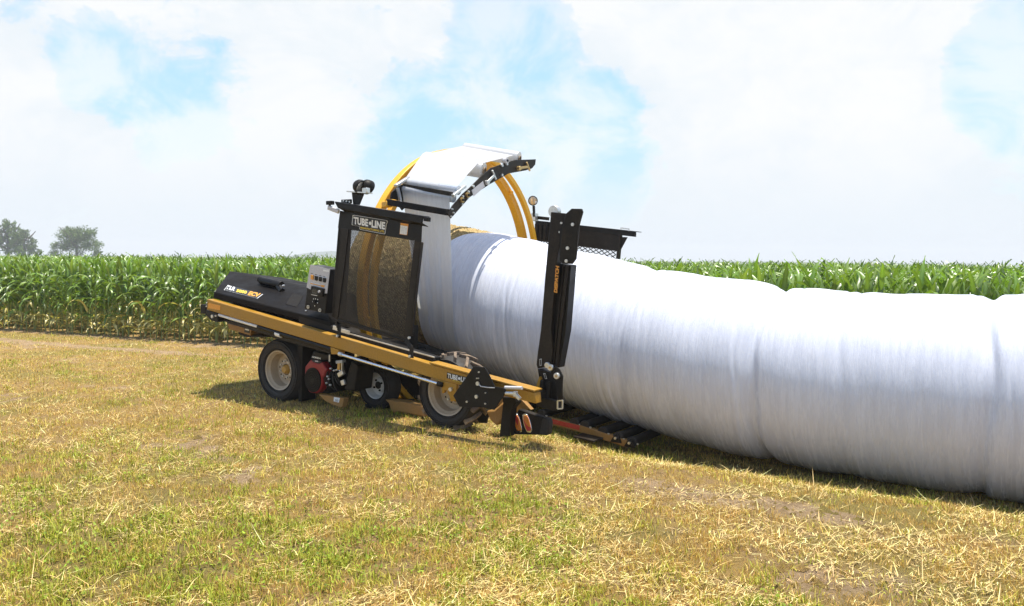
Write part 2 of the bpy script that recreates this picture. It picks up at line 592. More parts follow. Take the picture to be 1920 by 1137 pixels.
# --- upper rail along the beam (black channel with a bright upper lip)
side('channel_rail', [(560, 592), T7(125, 288), T7(1790, 790), T7(1790, 870), T7(300, 475), (560, 607)], VB + .12, VB + .22, 'black_paint')
rl = MB()
rl.bar(Q(T7(395, 400), VB + .115), Q(T7(1790, 790), VB + .115), .012, .012)
rl.build('rail_edge', 'zinc', ROOT)
rl = MB(); rl.bar(Q(T7(128, 300), VB + .112), Q(T7(210, 325), VB + .112), .01, .045); rl.bar(Q(T7(262, 348), VB + .112), Q(T7(398, 388), VB + .112), .01, .04)
rl.build('rail_plate', 'zinc', ROOT)

# --- hood at the front
h_lo = [A(180, 385), A(1420, 700)]
P0, P1 = Q(h_lo[0], VB + .12), Q(h_lo[1], VB + .12)
P2, P3 = Q(A(1160, 338), 0.50), Q(A(345, 163), 0.50)
nh = (P1 - P0).cross(P3 - P0).normalized()
if nh.z < 0: nh = -nh
P2 = QP(A(1300, 372), P0, nh)
P3 = QP(A(345, 163), P0, nh)
dn0, dn1 = Q(A(165, 450), VB + .12), Q(A(1420, 775), VB + .12)
back0, back1 = P3 + Vector((0.02, .9, -.10)), P2 + Vector((0.02, .9, -.10))
hb = MB()
lo0, lo1 = back0 + Vector((0, 0, -.42)), back1 + Vector((0, 0, -.42))
hb.add([dn0, dn1, P0, P1, P3, P2, back0, back1, lo0, lo1],
       [(0, 1, 3, 2), (2, 3, 5, 4), (4, 5, 7, 6), (6, 7, 9, 8), (0, 2, 4, 6, 8), (1, 9, 7, 5, 3), (0, 8, 9, 1)])
hood = hb.build('hood', 'hood_paint', ROOT, 0.012)
# decal on the slope
hp = lambda p: QP(A(*p), P0, nh)
b4 = [hp(p) for p in ((328, 312), (700, 411), (640, 456), (284, 366))]
plate('decal', b4, nh, 'sticker_white', hood, .003)
cen = sum(b4, Vector()) / 4
plate('decal', [cen + (p - cen) * .97 for p in b4], nh, 'sticker_black', hood, .005)
for s, bl, br, tl, mt in (('TLR', (300, 357), (393, 381), (326, 320), 'sticker_white'),
                          ('5000', (412, 391), (523, 412), (425, 360), 'sticker_yellow'),
                          ('ECV', (534, 424), (650, 449), (566, 382), 'sticker_orange')):
    lettering('lettering', s, hp(bl), hp(br), hp(tl), mt, hood, .008, bold=.05)
# muffler on the hood
m0, m1, mm = hp((690, 300)), hp((905, 350)), hp((735, 310))
ex = MB().cyl(m0 + nh * .045, m1 + nh * .045, .052, n=24).build('muffler', 'black_paint', ROOT, .008)
MB().cyl(m0 + nh * .06 + (m0 - m1) * .10, m0 + nh * .05 + (m1 - m0) * .2, .042, n=20).build('muffler_inlet', 'black_dusty', ex, .006)
e2 = m1 + nh * .045
MB().cyl(e2 + (m0 - m1) * .2, e2 - nh * .05 + (m1 - m0) * .18 + Vector((0, -.06, -.02)), .040, n=18).build('exhaust_elbow', 'black_paint', ex, .006)
c = hp((925, 368)) + nh * .05
MB().cyl(c, c + nh * .02, .018, n=10).build('clamp_bolt', 'zinc', ex)
# vent in the slope
vq = [hp(p) for p in ((1015, 403), (1128, 432), (1062, 545), (945, 516))]
plate('vent', vq, nh, 'dark_void', hood, .002)
vt = MB()
for k in range(14):
    a = k / 13
    vt.bar(vq[0].lerp(vq[3], a) + nh * .004, vq[1].lerp(vq[2], a) + nh * .004, .006, .005, nh)
vt.build('vent_slats', 'brown_black', hood)
MB().cyl(hp((1157, 590)), hp((1157, 590)) + nh * .01, .010, n=8).build('bolt', 'zinc', hood)

# --- control box
VC_ = -0.18
cb = MB().prism([Q(K1(*p), VC_ + .004) for p in ((172, 137), (478, 206), (400, 882), (88, 802))], (0, .20, 0)).build('control_box', 'black_paint', ROOT, .006)
cface = lambda p, l=0.0: Q(K1(*p), VC_ + l)
MB().prism([cface(p) for p in ((175, 137), (476, 206), (431, 572), (378, 575), (368, 500), (190, 455), (180, 512), (120, 482))], (0, .004, 0)).build('control_panel', 'panel_grey', cb)
for k, (x, y, mt) in enumerate(((198, 325, 'sticker_orange'), (260, 342, 'black_paint'), (322, 355, 'black_paint'), (384, 370, 'black_paint'))):
    MB().prism([cface(p, -.016) for p in ((x - 18, y - 36), (x + 20, y - 28), (x + 16, y + 38), (x - 20, y + 30))], (0, .016, 0)).build('switch', mt, cb, .003)
    lettering_line = MB().prism([cface(p, -.002) for p in ((x - 14, y - 62), (x + 16, y - 56), (x + 15, y - 50), (x - 15, y - 56))], (0, .002, 0)).build('switch_mark', 'brown_black', cb)
MB().prism([cface(p, -.002) for p in ((178, 412), (340, 452), (338, 462), (174, 424))], (0, .002, 0)).build('decal', 'sticker_orange', cb)
MB().prism([cface(p, -.002) for p in ((345, 442), (398, 452), (384, 482), (338, 470))], (0, .002, 0)).build('decal', 'sticker_orange', cb)
MB().prism([cface(p, -.002) for p in ((188, 405), (330, 436), (329, 443), (187, 412))], (0, .002, 0)).build('decal', 'sticker_white', cb)
MB().prism([cface(p, -.002) for p in ((376, 208), (462, 226), (458, 250), (372, 232))], (0, .002, 0)).build('decal', 'sticker_white', cb)
dp = MB().prism([cface(p, -.03) for p in ((190, 458), (372, 500), (358, 625), (176, 585))], (0, .034, 0)).build('display', 'black_paint', cb, .006)
MB().prism([cface(p, -.032) for p in ((205, 500), (290, 520), (282, 592), (198, 572))], (0, .002, 0)).build('screen', 'screen_dark', dp)
MB().prism([cface(p, -.032) for p in ((192, 586), (282, 604), (280, 612), (190, 594))], (0, .002, 0)).build('bezel_edge', 'zinc', dp)
c = cface((318, 545), -.03); MB().cyl(c, c + OUT * .014, .014, n=16).build('knob', 'panel_grey', dp)
c = cface((250, 702), 0); MB().cyl(c, c + OUT * .02, .020, n=16).build('joystick_boot', 'black_paint', cb)
for (x, y) in ((228, 655), (258, 655), (290, 665), (214, 698), (288, 718), (246, 762)):
    c = cface((x, y), 0); MB().box(c + OUT * .001, .010, .002, .012).build('direction_mark', 'sticker_white', cb)
for (x, y) in ((150, 778), (328, 828)):
    c = cface((x, y), 0)
    MB().lathe(c, OUT * .01, [(.011, 0), (.020, 0), (.020, 1), (.011, 1)], 18, closed=True).build('grommet', 'zinc', cb)

# --- near guard with perforated screen, shelf and lamps
VG = -0.25
shelf_top = [S5(220, 400), S5(1572, 620)]
# shelf: folded sheet that overhangs outwards
a, b_ = Q(S5(222, 402), VG - .09), Q(S5(1575, 625), VG - .09)
hgt = (Q(S5(270, 490), VG - .09) - Q(S5(250, 400), VG - .09)).length
guard = MB()
guard.prism([a, b_, b_ + Vector((-.02, 0, -hgt)), a + Vector((.05, 0, -hgt))], (0, .012, 0))
guard.prism([a, b_, b_ + Vector((0, .10, .0)), a + Vector((0, .10, .0))], (0, 0, .008))
l0, l1 = a + Vector((.05, .012, -hgt)), b_ + Vector((-.02, .012, -hgt))
guard.prism([l0, l1, l1 + Vector((0, .085, -.03)), l0 + Vector((0, .085, -.03))], (0, 0, .008))
g_o = guard.build('guard_shelf', 'black_paint', ROOT, .004)
MB().prism([Q(S5(*p), VG - .095) for p in ((1578, 622), (1642, 632), (1636, 698), (1574, 688))], (0, .05, 0)).build('end_stop', 'black_paint', g_o, .004)
hd = [S5(302, 540), S5(1545, 738), C3(680, 215), C3(664, 300), C3(628, 326), C3(190, 250), C3(150, 250), C3(118, 250)]
header = side('guard_header', [S5(302, 530), S5(1548, 728), C3(672, 340), C3(628, 326), C3(190, 250), C3(118, 240)], VG, VG + .012, 'black_paint')
stl = MB()
stl.prism([Q(C3(*p), VG) for p in ((121, 238), (190, 250), (152, 560), (115, 850), (80, 832), (92, 600))], (0, .03, 0))
stl.prism([Q(C3(*p), VG + .0) for p in ((121, 238), (140, 245), (98, 838), (80, 832))], (0, .16, 0))
stl.build('guard_stile', 'brown_black', ROOT, .003)
stl = MB().prism([Q(C3(*p), VG) for p in ((628, 326), (674, 338), (600, 962), (554, 985))], (0, .03, 0))
stl.prism([Q(C3(*p), VG) for p in ((664, 332), (676, 338), (606, 960), (592, 962))], (0, .035, 0))
stl.build('guard_stile', 'brown_black', ROOT, .003)
btm = MB().prism([Q(C3(*p), VG) for p in ((115, 850), (555, 985), (553, 1000), (112, 868))], (0, .03, 0))
btm.bar(Q(C3(115, 865), VG), Q(C3(125, 905), VB), .05, .02)
btm.build('guard_sill', 'brown_black', ROOT, .003)
# perforated screen: a lattice of thin strips
mesh_q = [Q(C3(*p), VG + .015) for p in ((190, 250), (628, 326), (555, 985), (115, 850))]


def lattice(q, pitch, w, th, slant=0.62):
    """expanded-metal lattice clipped to the quad q (planar)"""
    o = q[0]
    ex = (q[1] - q[0]).normalized()
    nn = (q[1] - q[0]).cross(q[3] - q[0]).normalized()
    ey = nn.cross(ex)
    poly = [((p - o).dot(ex), (p - o).dot(ey)) for p in q]
    mb = MB()
    xs = [p[0] for p in poly]; ys = [p[1] for p in poly]
    for sg in (1, -1):
        d = Vector((1, sg * slant)).normalized()
        nrm = Vector((-d.y, d.x))
        pr = [p[0] * nrm.x + p[1] * nrm.y for p in poly]
        c = math.floor(min(pr) / pitch) * pitch
        while c < max(pr):
            hit = []
            for i in range(4):
                a, b = Vector(poly[i]), Vector(poly[(i + 1) % 4])
                fa, fb = a.dot(nrm) - c, b.dot(nrm) - c
                if fa * fb < 0:
                    hit.append(a.lerp(b, fa / (fa - fb)))
            if len(hit) == 2:
                p0 = o + ex * hit[0].x + ey * hit[0].y + nn * (sg * th * .3)
                p1 = o + ex * hit[1].x + ey * hit[1].y + nn * (sg * th * .3)
                mb.bar(p0, p1, w, th, nn)
            c += pitch
    return mb


lattice(mesh_q, 0.0125, 0.0052, 0.002).build('guard_screen', 'mesh_steel', ROOT, smooth=False, recalc=False)
# folded lower strip of the screen
fold = [Q(C3(*p), VG + .012) for p in ((115, 838), (556, 968), (554, 990), (130, 880))]
lattice(fold, 0.012, 0.006, 0.003).build('screen_fold', 'mesh_steel', ROOT, smooth=False, recalc=False)
# guard legs bolted to the beam
lg = MB()
lg.bar(Q(T7(225, 250), VG), Q(T7(222, 350), VB - .01), .045, .012, (1, 0, 0)); lg.bar(Q(T7(228, 340), VB - .012), Q(T7(228, 470), VB - .012), .010, .045, (1, 0, 0))
lg.build('guard_leg', 'black_dusty', ROOT, .002)
lg = MB(); lg.bar(Q(T7(1300, 480), VG + .01), Q(T7(1408, 640), VB - .01), .012, .05, (1, 0, 0)); lg.bar(Q(T7(1410, 630), VB - .012), Q(T7(1412, 800), VB - .012), .012, .05, (1, 0, 0))
lg.build('guard_leg', 'black_dusty', ROOT, .002)
for p in ((208, 437), (1390, 770), (1382, 468)):
    c = Q(T7(*p), VB - .02); MB().cyl(c, c + OUT * .02, .014, n=10).build('bolt', 'zinc', ROOT)
# maker's plate
sgn = MB()
sg = [(497, 602), (520, 596), (1018, 678), (1030, 700), (1010, 740), (990, 885), (975, 888), (610, 818), (600, 800), (598, 772), (495, 752), (484, 740)]
sign = MB().prism([Q(S5(*p), VG - .004) for p in sg], (0, .004, 0)).build('maker_sign', 'sticker_white', ROOT)
cx = sum(p[0] for p in sg) / len(sg); cyy = sum(p[1] for p in sg) / len(sg)
MB().prism([Q(S5(cx + (p[0] - cx) * .972, cyy + (p[1] - cyy) * .945), VG - .006) for p in sg], (0, .002, 0)).build('sign_field', 'sticker_black', sign)
sp = lambda p, l=-.007: Q(S5(*p), VG + l)
lettering('lettering', 'TUBE', sp((512, 735)), sp((735, 775)), sp((512, 622)), 'sticker_white', sign, .002, bold=.045)
c = sp((765, 722)); MB().cyl(c, c + OUT * .003, .018, n=20).build('sign_dot', 'sticker_white', sign)
lettering('lettering', 'LINE', sp((785, 785)), sp((990, 820)), sp((790, 672)), 'sticker_white', sign, .002, bold=.045)
lettering('lettering', 'MANUFACTURING LTD', sp((618, 802)), sp((978, 866)), sp((618, 772)), 'sticker_yellow', sign, .002, bold=.03)
wl = MB().prism([Q(S5(*p), VG - .003) for p in ((1228, 716), (1345, 735), (1325, 905), (1212, 888))], (0, .003, 0)).build('warning_label', 'sticker_orange', ROOT)
MB().prism([Q(S5(*p), VG - .005) for p in ((1226, 752), (1336, 770), (1320, 900), (1216, 882))], (0, .002, 0)).build('label_text_field', 'sticker_white', wl)
tl_ = MB()
for k in range(5):
    y = 785 + k * 21
    tl_.prism([Q(S5(*p), VG - .0065) for p in ((1238, y), (1318, y + 13), (1317, y + 19), (1237, y + 6))], (0, .0015, 0))
tl_.build('printed_lines', 'panel_grey', wl)


def lamp(front, axis, r, parent=ROOT):
    """round work light: bowl, rim and lens; axis points where the light shines"""
    axis = Vector(axis).normalized()
    f = Vector(front)
    o = MB().lathe(f, -axis * r * 1.15, [(r, 0), (r * 1.02, .10), (r * .98, .3), (r * .86, .6), (r * .6, .86), (r * .25, 1.0), (.01, 1.02)], 28).build('work_light', 'black_dusty', parent)
    MB().lathe(f, axis * r * .14, [(r * .9, -0.5), (r * 1.04, -0.5), (r * 1.06, .5), (r * .97, 1), (r * .9, .6)], 28, closed=True).build('lamp_rim', 'black_paint', o)
    MB().lathe(f, axis * r * .10, [(r * .92, 0), (r * .7, .7), (r * .3, 1.1), (.004, 1.2)], 24).build('lens', 'lamp_glass', o)
    return o


br = side('lamp_bracket', [S5(480, 250), S5(662, 262), S5(655, 282), S5(590, 442), S5(500, 430)], VG + .03, VG + .05, 'black_paint')
MB().bar(Q(S5(455, 242), VG + .02), Q(S5(750, 262), VG + .02), .10, .012).build('lamp_arm', 'zinc', br)
MB().box(Q(S5(700, 225), VG + .0), .075, .05, .055).build('swivel', 'zinc', br, .006)
r_l = 82 / 8.122 / 1500 * 9.2 * 1.25
lamp(Q(S5(622, 175), VG + .02), (0.80, .08, -.42), r_l)
lamp(Q(S5(735, 175), VG + .10), (-.09, .77, -.3), r_l)
ck = MB().bar(Q(S5(125, 480), VG - .05), Q(S5(290, 545), VG - .05), .03, .05)
ck.build('latch_arm', 'panel_grey', ROOT, .01)
MB().box(Q(S5(155, 412), VG - .05), .085, .05, .042).build('latch_knob', 'black_paint', ROOT, .006)
MB().cyl(Q(S5(148, 475), VG - .05), Q(S5(150, 425), VG - .05), .012, n=10).build('latch_pin', 'black_paint', ROOT)
hg = MB().box(Q(S5(405, 392), VG + .02), .14, .03, .045)
hg.build('hinge', 'black_paint', ROOT, .004)
for x in (360, 408, 455):
    c = Q(S5(x, 383 + (x - 360) * .14), VG + .0); MB().cyl(c, c + OUT * .01, .009, n=8).build('bolt', 'zinc', ROOT)

# --- far guard, mirrored across the machine
VF = 4.15
fg = MB()
f0, f1 = Q(H7(190, 240), VF), Q(H7(1015, 330), VF)
fg.prism([f0, f1, f1 + Vector((0, 0, -.07)), f0 + Vector((0, 0, -.07))], (0, .02, 0))
fg.prism([f0, f1, f1 + Vector((0, .2, 0)), f0 + Vector((0, .2, 0))], (0, 0, .01))
fg.build('guard_shelf', 'black_paint', ROOT, .004)
side('guard_header', [H7(190, 262), H7(890, 345), H7(858, 487), H7(190, 400)], VF + .01, VF + .03, 'brown_black')
fs_ = MB().prism([Q(H7(*p), VF - .01) for p in ((870, 345), (893, 348), (874, 552), (852, 548))], (0, .06, 0))
fs_.prism([Q(H7(*p), VF + .03) for p in ((893, 370), (945, 372), (890, 475))], (0, .02, 0))
fs_.build('guard_stile', 'brown_black', ROOT, .003)
lattice([Q(H7(*p), VF + .02) for p in ((190, 395), (856, 484), (830, 700), (190, 620))], .05, .012, .004).build('guard_screen', 'mesh_steel', ROOT, smooth=False, recalc=False)
fp = MB()
for (x0, y0, x1, y1, w) in ((195, 210, 300, 222, .05), (240, 262, 236, 390, .05), (276, 262, 270, 400, .04), (205, 262, 202, 380, .05)):
    fp.bar(Q(H7(x0, y0), VF - .15), Q(H7(x1, y1), VF - .15), w, w, (0, 1, 0))
fp.build('guard_stile', 'black_dusty', ROOT, .003)
MB().box(Q(H7(187, 208), VF - .2), .07, .1, .12).build('latch_box', 'zinc', ROOT, .005)
hgf = MB(); hgf.bar(Q(H7(893, 296), VF), Q(H7(960, 306), VF), .02, .015); hgf.bar(Q(H7(893, 296), VF), Q(H7(893, 312), VF), .01, .01); hgf.bar(Q(H7(960, 306), VF), Q(H7(960, 322), VF), .01, .01)
hgf.build('hinge', 'zinc', ROOT)
lamp(Q(H7(172, 73), VF - .3), (0.35, -.9, -.15), 38 / 4.373 / 1500 * 12.2)
MB().bar(Q(H7(178, 115), VF - .25), Q(H7(182, 205), VF - .25), .03, .03, (0, 1, 0)).build('lamp_bracket', 'black_paint', ROOT)

# --- hoop: two rings round the bale, tilted with the machine
RT = 0.05
RC = Vector((-1.55, 2.0, 1.44))
RA = Vector((math.cos(RT), 0, -math.sin(RT)))


def hoop(o0, o1, r_in, r_out, name, mat, parent=ROOT, n=128):
    return MB().lathe(RC, RA, [(r_in, o0), (r_out, o0), (r_out, o1), (r_in, o1)], n, closed=True).build(name, mat, parent, .008)


ring1 = hoop(0.0, .105, 1.672, 1.755, 'hoop_ring', 'yellow_sunlit')
hoop(0.098, .112, 1.735, 1.768, 'ring_flange', 'yellow_sunlit', ring1)
ring2 = hoop(.210, .280, 1.695, 1.765, 'hoop_ring', 'yellow_sunlit')
for k in range(10):
    qv = 2 * math.pi * (k + .35) / 10
    rad = Vector((0, math.cos(qv), math.sin(qv))) * 1.72
    MB().bar(RC + RA * .12 + rad, RC + RA * .21 + rad, .05, .05).build('ring_spacer', 'yellow_sunlit', ROOT, .004)
# guide rollers that carry the hoop low on both sides
for qd in (205, 235, 305, 335):
    qv = math.radians(qd)
    rad = Vector((0, math.cos(qv), math.sin(qv))) * 1.83
    MB().cyl(RC + RA * -.02 + rad, RC + RA * .15 + rad, .055, n=20).build('guide_roller', 'black_paint', ROOT, .006)

# --- film carrier on the hoop
UPL = 0.40
pl = [Bz(*p) for p in ((1075, 657), (1050, 622), (1085, 552), (1170, 455), (1250, 382), (1330, 300), (1400, 242), (1520, 200), (1600, 176), (1772, 170),
                       (1766, 215), (1740, 246), (1690, 262), (1550, 287), (1400, 372), (1230, 482))]
carrier = MB().prism([QU(p, UPL) for p in pl], (-.012, 0, 0)).build('carrier_plate', 'brown_black', ROOT, .004)
pf = [QU(p, UPL) for p in pl]
# matching plate beside the hoop
carrier2 = MB().prism([p + Vector((-.82, .10, .115)) for p in pf], (.012, 0, 0)).build('carrier_plate', 'black_dusty', ROOT, .004)
b0, b1 = QU(N3(205, 828), 1.2), QU(N3(1062, 975), UPL + .01)
MB().bar(b0, b1, .07, .07).build('carrier_bar', 'black_dusty', ROOT, .006)
cbk = MB().bar(b0 + Vector((-.07, .02, -.03)), b0 + Vector((.03, .0, -.02)), .09, .07)
cbk.build('carrier_mount', 'yellow_sunlit', ROOT, .01)
MB().prism([QU(N3(*p), 1.18) for p in ((250, 690), (330, 610), (420, 570), (445, 600), (440, 760), (400, 810), (230, 780))], (.02, 0, 0)).build('carrier_cheek', 'black_paint', ROOT, .003)
MB().bar(QU(N3(345, 625), 1.12), QU(N3(385, 805), 1.12), .03, .03, (1, 0, 0)).build('tension_arm', 'roller_grey', ROOT, .004)
MB().bar(QU(N3(310, 600), 1.12), QU(N3(500, 480), 1.12), .03, .05, (1, 0, 0)).build('tension_arm', 'zinc', ROOT, .004)
MB().bar(QU(N3(1120, 740), UPL + .02), QU(N3(1300, 600), UPL + .02), .03, .05, (1, 0, 0)).build('tension_arm', 'zinc', ROOT, .004)
# pre-stretch rollers
r1a, r1b = QU(N3(452, 550), 1.16), QU(N3(1215, 662), UPL + .03)
r2a, r2b = QU(N3(440, 650), 1.16), QU(N3(1140, 772), UPL + .03)
MB().cyl(r1a, r1b, .052, n=28).build('stretch_roller', 'roller_grey', ROOT)
MB().cyl(r2a, r2b, .050, n=28).build('stretch_roller', 'roller_grey', ROOT)
MB().bar(QU(N3(460, 600), 1.16) + Vector((0, -.035, 0)), QU(N3(1140, 715), UPL + .03) + Vector((0, -.035, 0)), .05, .045).build('roller_beam', 'brown_black', ROOT, .004)
# fittings on the outer plate
XO = Vector((1, 0, 0))
for (x, y, r, mt) in ((1205, 465, .030, 'brass'), (1160, 505, .030, 'brass'), (1165, 475, .012, 'zinc'), (1212, 437, .012, 'zinc'), (1160, 540, .012, 'zinc'), (1205, 492, .009, 'zinc'),
                      (1250, 392, .016, 'zinc'), (1487, 222, .016, 'zinc'), (1527, 212, .014, 'zinc'), (1487, 300, .014, 'zinc'), (1088, 610, .008, 'zinc'), (1078, 580, .008, 'zinc'), (1070, 640, .008, 'zinc')):
    c = QU(Bz(x, y), UPL)
    MB().cyl(c, c + XO * .022, r, n=14).build('bolt', mt, carrier)
    if r > .025:
        MB().cyl(c + XO * .02, c + XO * .035, r * .5, n=12).build('bolt', 'black_paint', carrier)
for (x0, y0, x1, y1) in ((1360, 362, 1420, 300), (1622, 245, 1700, 232)):
    p0, p1 = QU(Bz(x0, y0), UPL) + XO * .02, QU(Bz(x1, y1), UPL) + XO * .02
    h = MB().bar(p0, p1, .02, .03)
    h.cyl(p0 - XO * .02, p0 + XO * .02, .028, n=14)
    h.bar(p1 + Vector((0, -.05, .05)), p1 + Vector((0, .03, -.05)), .02, .02)
    h.build('spool_latch', 'zinc' if x0 < 1500 else 'brass', carrier, .003)
MB().prism([QU(Bz(*p), UPL) + XO * .003 for p in ((1240, 425), (1335, 350), (1350, 395), (1258, 475))], (.002, 0, 0)).build('decal', 'panel_grey', carrier)
c0 = QU(Bz(1525, 183), UPL); MB().cyl(c0 - XO * .03, c0 + XO * .02, .038, n=22).build('guide_wheel', 'panel_grey', carrier, .004)
MB().cyl(c0 + XO * .02, c0 + XO * .03, .016, n=12).build('bolt', 'black_paint', carrier)


# --- wheels
def wheel(hub, R, w, rim_r, tyre_mat, rim_mat, lugs=0, bolts=8, dish=.10, hubm='hub_yellow'):
    """hub is the outer face's centre; axle along +y"""
    hub = Vector(hub)
    Y = Vector((0, 1, 0))
    rim = MB().lathe(hub, Y, [(rim_r * 1.03, 0.025), (rim_r * 1.04, .0), (rim_r * .97, .006), (rim_r * .93, .03), (rim_r * .86, .045), (rim_r * .83, dish + .02), (rim_r * .62, dish + .03),
                              (rim_r * .56, dish - .004), (rim_r * .30, dish - .010), (rim_r * .27, dish + .03), (.01, dish + .03)], 40, cap=False)
    o = rim.build('wheel', rim_mat, ROOT)
    s = R - rim_r
    prof = [(rim_r * 1.0, .03), (rim_r * 1.03, .012), (rim_r + s * .25, -.012), (rim_r + s * .55, -.020), (rim_r + s * .8, -.008), (R - .012, .02), (R, .05), (R + .004, w * .5), (R, w - .05),
            (R - .012, w - .02), (rim_r + s * .5, w + .02), (rim_r, w - .03)]
    MB().lathe(hub, Y, prof, 56, closed=True).build('tyre', tyre_mat, o)
    sw = MB()
    for fr_ in (.18, .62, .80):
        rr_ = rim_r + s * fr_
        sw.lathe(hub, Y, [(rr_ - .005, -.008), (rr_ - .002, -.024 + .012 * abs(fr_ - .55)), (rr_ + .002, -.024 + .012 * abs(fr_ - .55)), (rr_ + .005, -.008)], 56, closed=True)
    sw.build('sidewall_ribs', tyre_mat, o)
    if lugs:
        lg = MB()
        for k in range(lugs):
            for sd in (0, 1):
                q0 = 2 * math.pi * (k + .5 * sd) / lugs
                dq = 0.30
                vs = []
                for (qa, yy, hh) in ((q0, .0 if sd == 0 else w, -.02), (q0 + dq * .5, w * .25 if sd == 0 else w * .75, .0), (q0 + dq, w * .54 if sd == 0 else w * .46, .0)):
                    for e in (-.050, .050):
                        for hgt_ in (R - .03 + hh, R + .040 + hh * .6):
                            vs.append(hub + Vector((math.cos(qa + e) * hgt_, yy, math.sin(qa + e) * hgt_)))
                fs = []
                for j in range(2):
                    a_ = j * 4; b2 = a_ + 4
                    fs += [(a_ + 1, a_ + 3, b2 + 3, b2 + 1), (a_, b2, b2 + 2, a_ + 2), (a_, a_ + 1, b2 + 1, b2), (a_ + 2, b2 + 2, b2 + 3, a_ + 3)]
                fs += [(0, 2, 3, 1), (8, 9, 11, 10)]
                lg.add(vs, fs)
        lg.build('tread', 'rubber_dusty', o, .006)
    if hubm:
        MB().lathe(hub + Y * dish, -Y * .05, [(rim_r * .26, -.5), (rim_r * .26, .2), (rim_r * .20, .7), (rim_r * .16, 1.0)], 24).build('hub', hubm, o, .004)
    if not hubm:
        MB().lathe(hub + Y * (dish - .014), Y * .03, [(rim_r * .30, 0), (rim_r * .27, 1)], 24).build('hub', 'dark_void', o)  # dark disc standing in for the shade inside the open centre hole
    bm_ = MB()
    for k in range(bolts):
        q0 = 2 * math.pi * (k + .3) / bolts
        c = hub + Vector((math.cos(q0) * rim_r * .43, dish - .01, math.sin(q0) * rim_r * .43))
        bm_.cyl(c, c - Y * .016, .012, n=6)
    bm_.build('wheel_bolts', 'zinc' if bolts > 4 else 'black_paint', o)
    vm = MB()
    for k in range(bolts if hubm else 0):
        q0 = 2 * math.pi * (k + .8) / bolts
        c = hub + Vector((math.cos(q0) * rim_r * .50, dish - .0085, math.sin(q0) * rim_r * .50))
        vm.cyl(c, c - Y * .002, .010, n=10)
    if hubm: vm.build('rim_holes', 'dark_void', o)
    return o


fwc = Q(D4(352, 578), .03)
rwc = Q(E5(498, 690), .03)
wheel((fwc.x, .03, .382), .388, .24, .235, 'rubber', 'rim_paint', 0, 8, .13)
wheel((rwc.x, .03, .372), .372, .27, .235, 'rubber', 'rim_paint', 15, 8, .12)
mw = Q((702.5, 713.5), .42)
wheel((mw.x, .42, .262), .265, .20, .150, 'rubber', 'rim_white', 0, 4, .07, None)
# far side wheels
wheel((-2.62, 3.75, .385), .392, .29, .235, 'rubber', 'rim_paint', 0, 8, .13)
wheel((-0.03, 3.75, .375), .375, .29, .235, 'rubber', 'rim_paint', 15, 8, .12)
MB().cyl((-2.62, .2, .385), (-2.62, 3.9, .385), .05).build('axle', 'black_dusty', ROOT)
# rear wheel hanger
side('axle_hanger', [E5(380, 465), E5(600, 520), E5(590, 690), E5(540, 690), E5(515, 580), E5(485, 580), E5(470, 612), E5(455, 610), E5(455, 530)], VB, VB + .04, 'yellow_shaded', bevel=.008)
c = Q(E5(548, 570), VB); MB().cyl(c, c + OUT * .02, .020, n=14).build('bolt', 'zinc', ROOT)
# sticker with maker's name on the beam
st = MB().prism([Q(E5(*p), VB - .003) for p in ((507, 405), (860, 495), (852, 560), (560, 490), (556, 474), (503, 462))], (0, .003, 0)).build('maker_sign', 'sticker_black', ROOT)
ep = lambda p: Q(E5(*p), VB - .004)
lettering('lettering', 'TUBE', ep((512, 460)), ep((610, 485)), ep((514, 414)), 'sticker_white', st, .002, bold=.03)
c = ep((627, 466)); MB().cyl(c, c + OUT * .003, .014, n=16).build('sign_dot', 'sticker_white', st)
lettering('lettering', 'LINE', ep((640, 492)), ep((740, 518)), ep((644, 446)), 'sticker_white', st, .002, bold=.03)
lettering('lettering', 'MANUFACTURING LTD', ep((562, 488)), ep((735, 532)), ep((563, 474)), 'sticker_yellow', st, .002, bold=.03)
# chrome guide rod below the beam
MB().cyl(Q(D4(1005, 365), VB - .02), Q(E5(425, 517), VB - .02), .017, n=16).build('guide_rod', 'chrome', ROOT)
MB().cyl(Q(D4(1000, 362), VB - .02), Q(D4(1032, 372), VB - .02), .024, n=16).build('rod_end', 'zinc', ROOT)
MB().cyl(Q(E5(420, 515), VB - .02), Q(E5(460, 527), VB - .02), .026, n=16).build('rod_end', 'black_paint', ROOT)
side('frame_stub', [D4(905, 290), D4(1000, 320), D4(992, 370), D4(912, 368)], VB + .002, VB + .1, 'yellow_shaded', bevel=.006)
MB().cyl(Q(D4(897, 372), VB), Q(D4(897, 445), VB), .008, n=8).build('hose_drop', 'zinc', ROOT)

# --- engine bay
VE = 0.02
side('bay_shade_sheet', [D4(560, 270), D4(1900, 640), D4(1900, 900), D4(560, 880)], 1.15, 1.2, 'dark_void')  # added near-black sheet that stands in for the shade under the machine
side('bay_panel', [D4(555, 268), D4(610, 285), D4(600, 870), D4(565, 870)], .06, .28, 'black_dusty')
eng = side('engine', [V8(215, 150), V8(485, 190), V8(490, 480), V8(450, 800), V8(180, 790), V8(110, 600), V8(150, 350)], VE + .10, VE + .5, 'black_dusty', bevel=.02)
oct_ = [(180, 275), (235, 320), (310, 340), (350, 312), (425, 430), (360, 560), (362, 640), (330, 740), (270, 800), (160, 782), (105, 690), (90, 560), (95, 385)]
sh = MB().prism([Q(V8(*p), VE) for p in oct_], (0, .10, 0)).build('fan_shroud', 'engine_red', eng, .015)
fc = Q(V8(222, 590), VE)
ra = 0.5 * ((Q(V8(342, 590), VE) - Q(V8(103, 590), VE)).length)
rb = 0.5 * ((Q(V8(222, 405), VE) - Q(V8(222, 778), VE)).length)
gr = MB()
gl = []
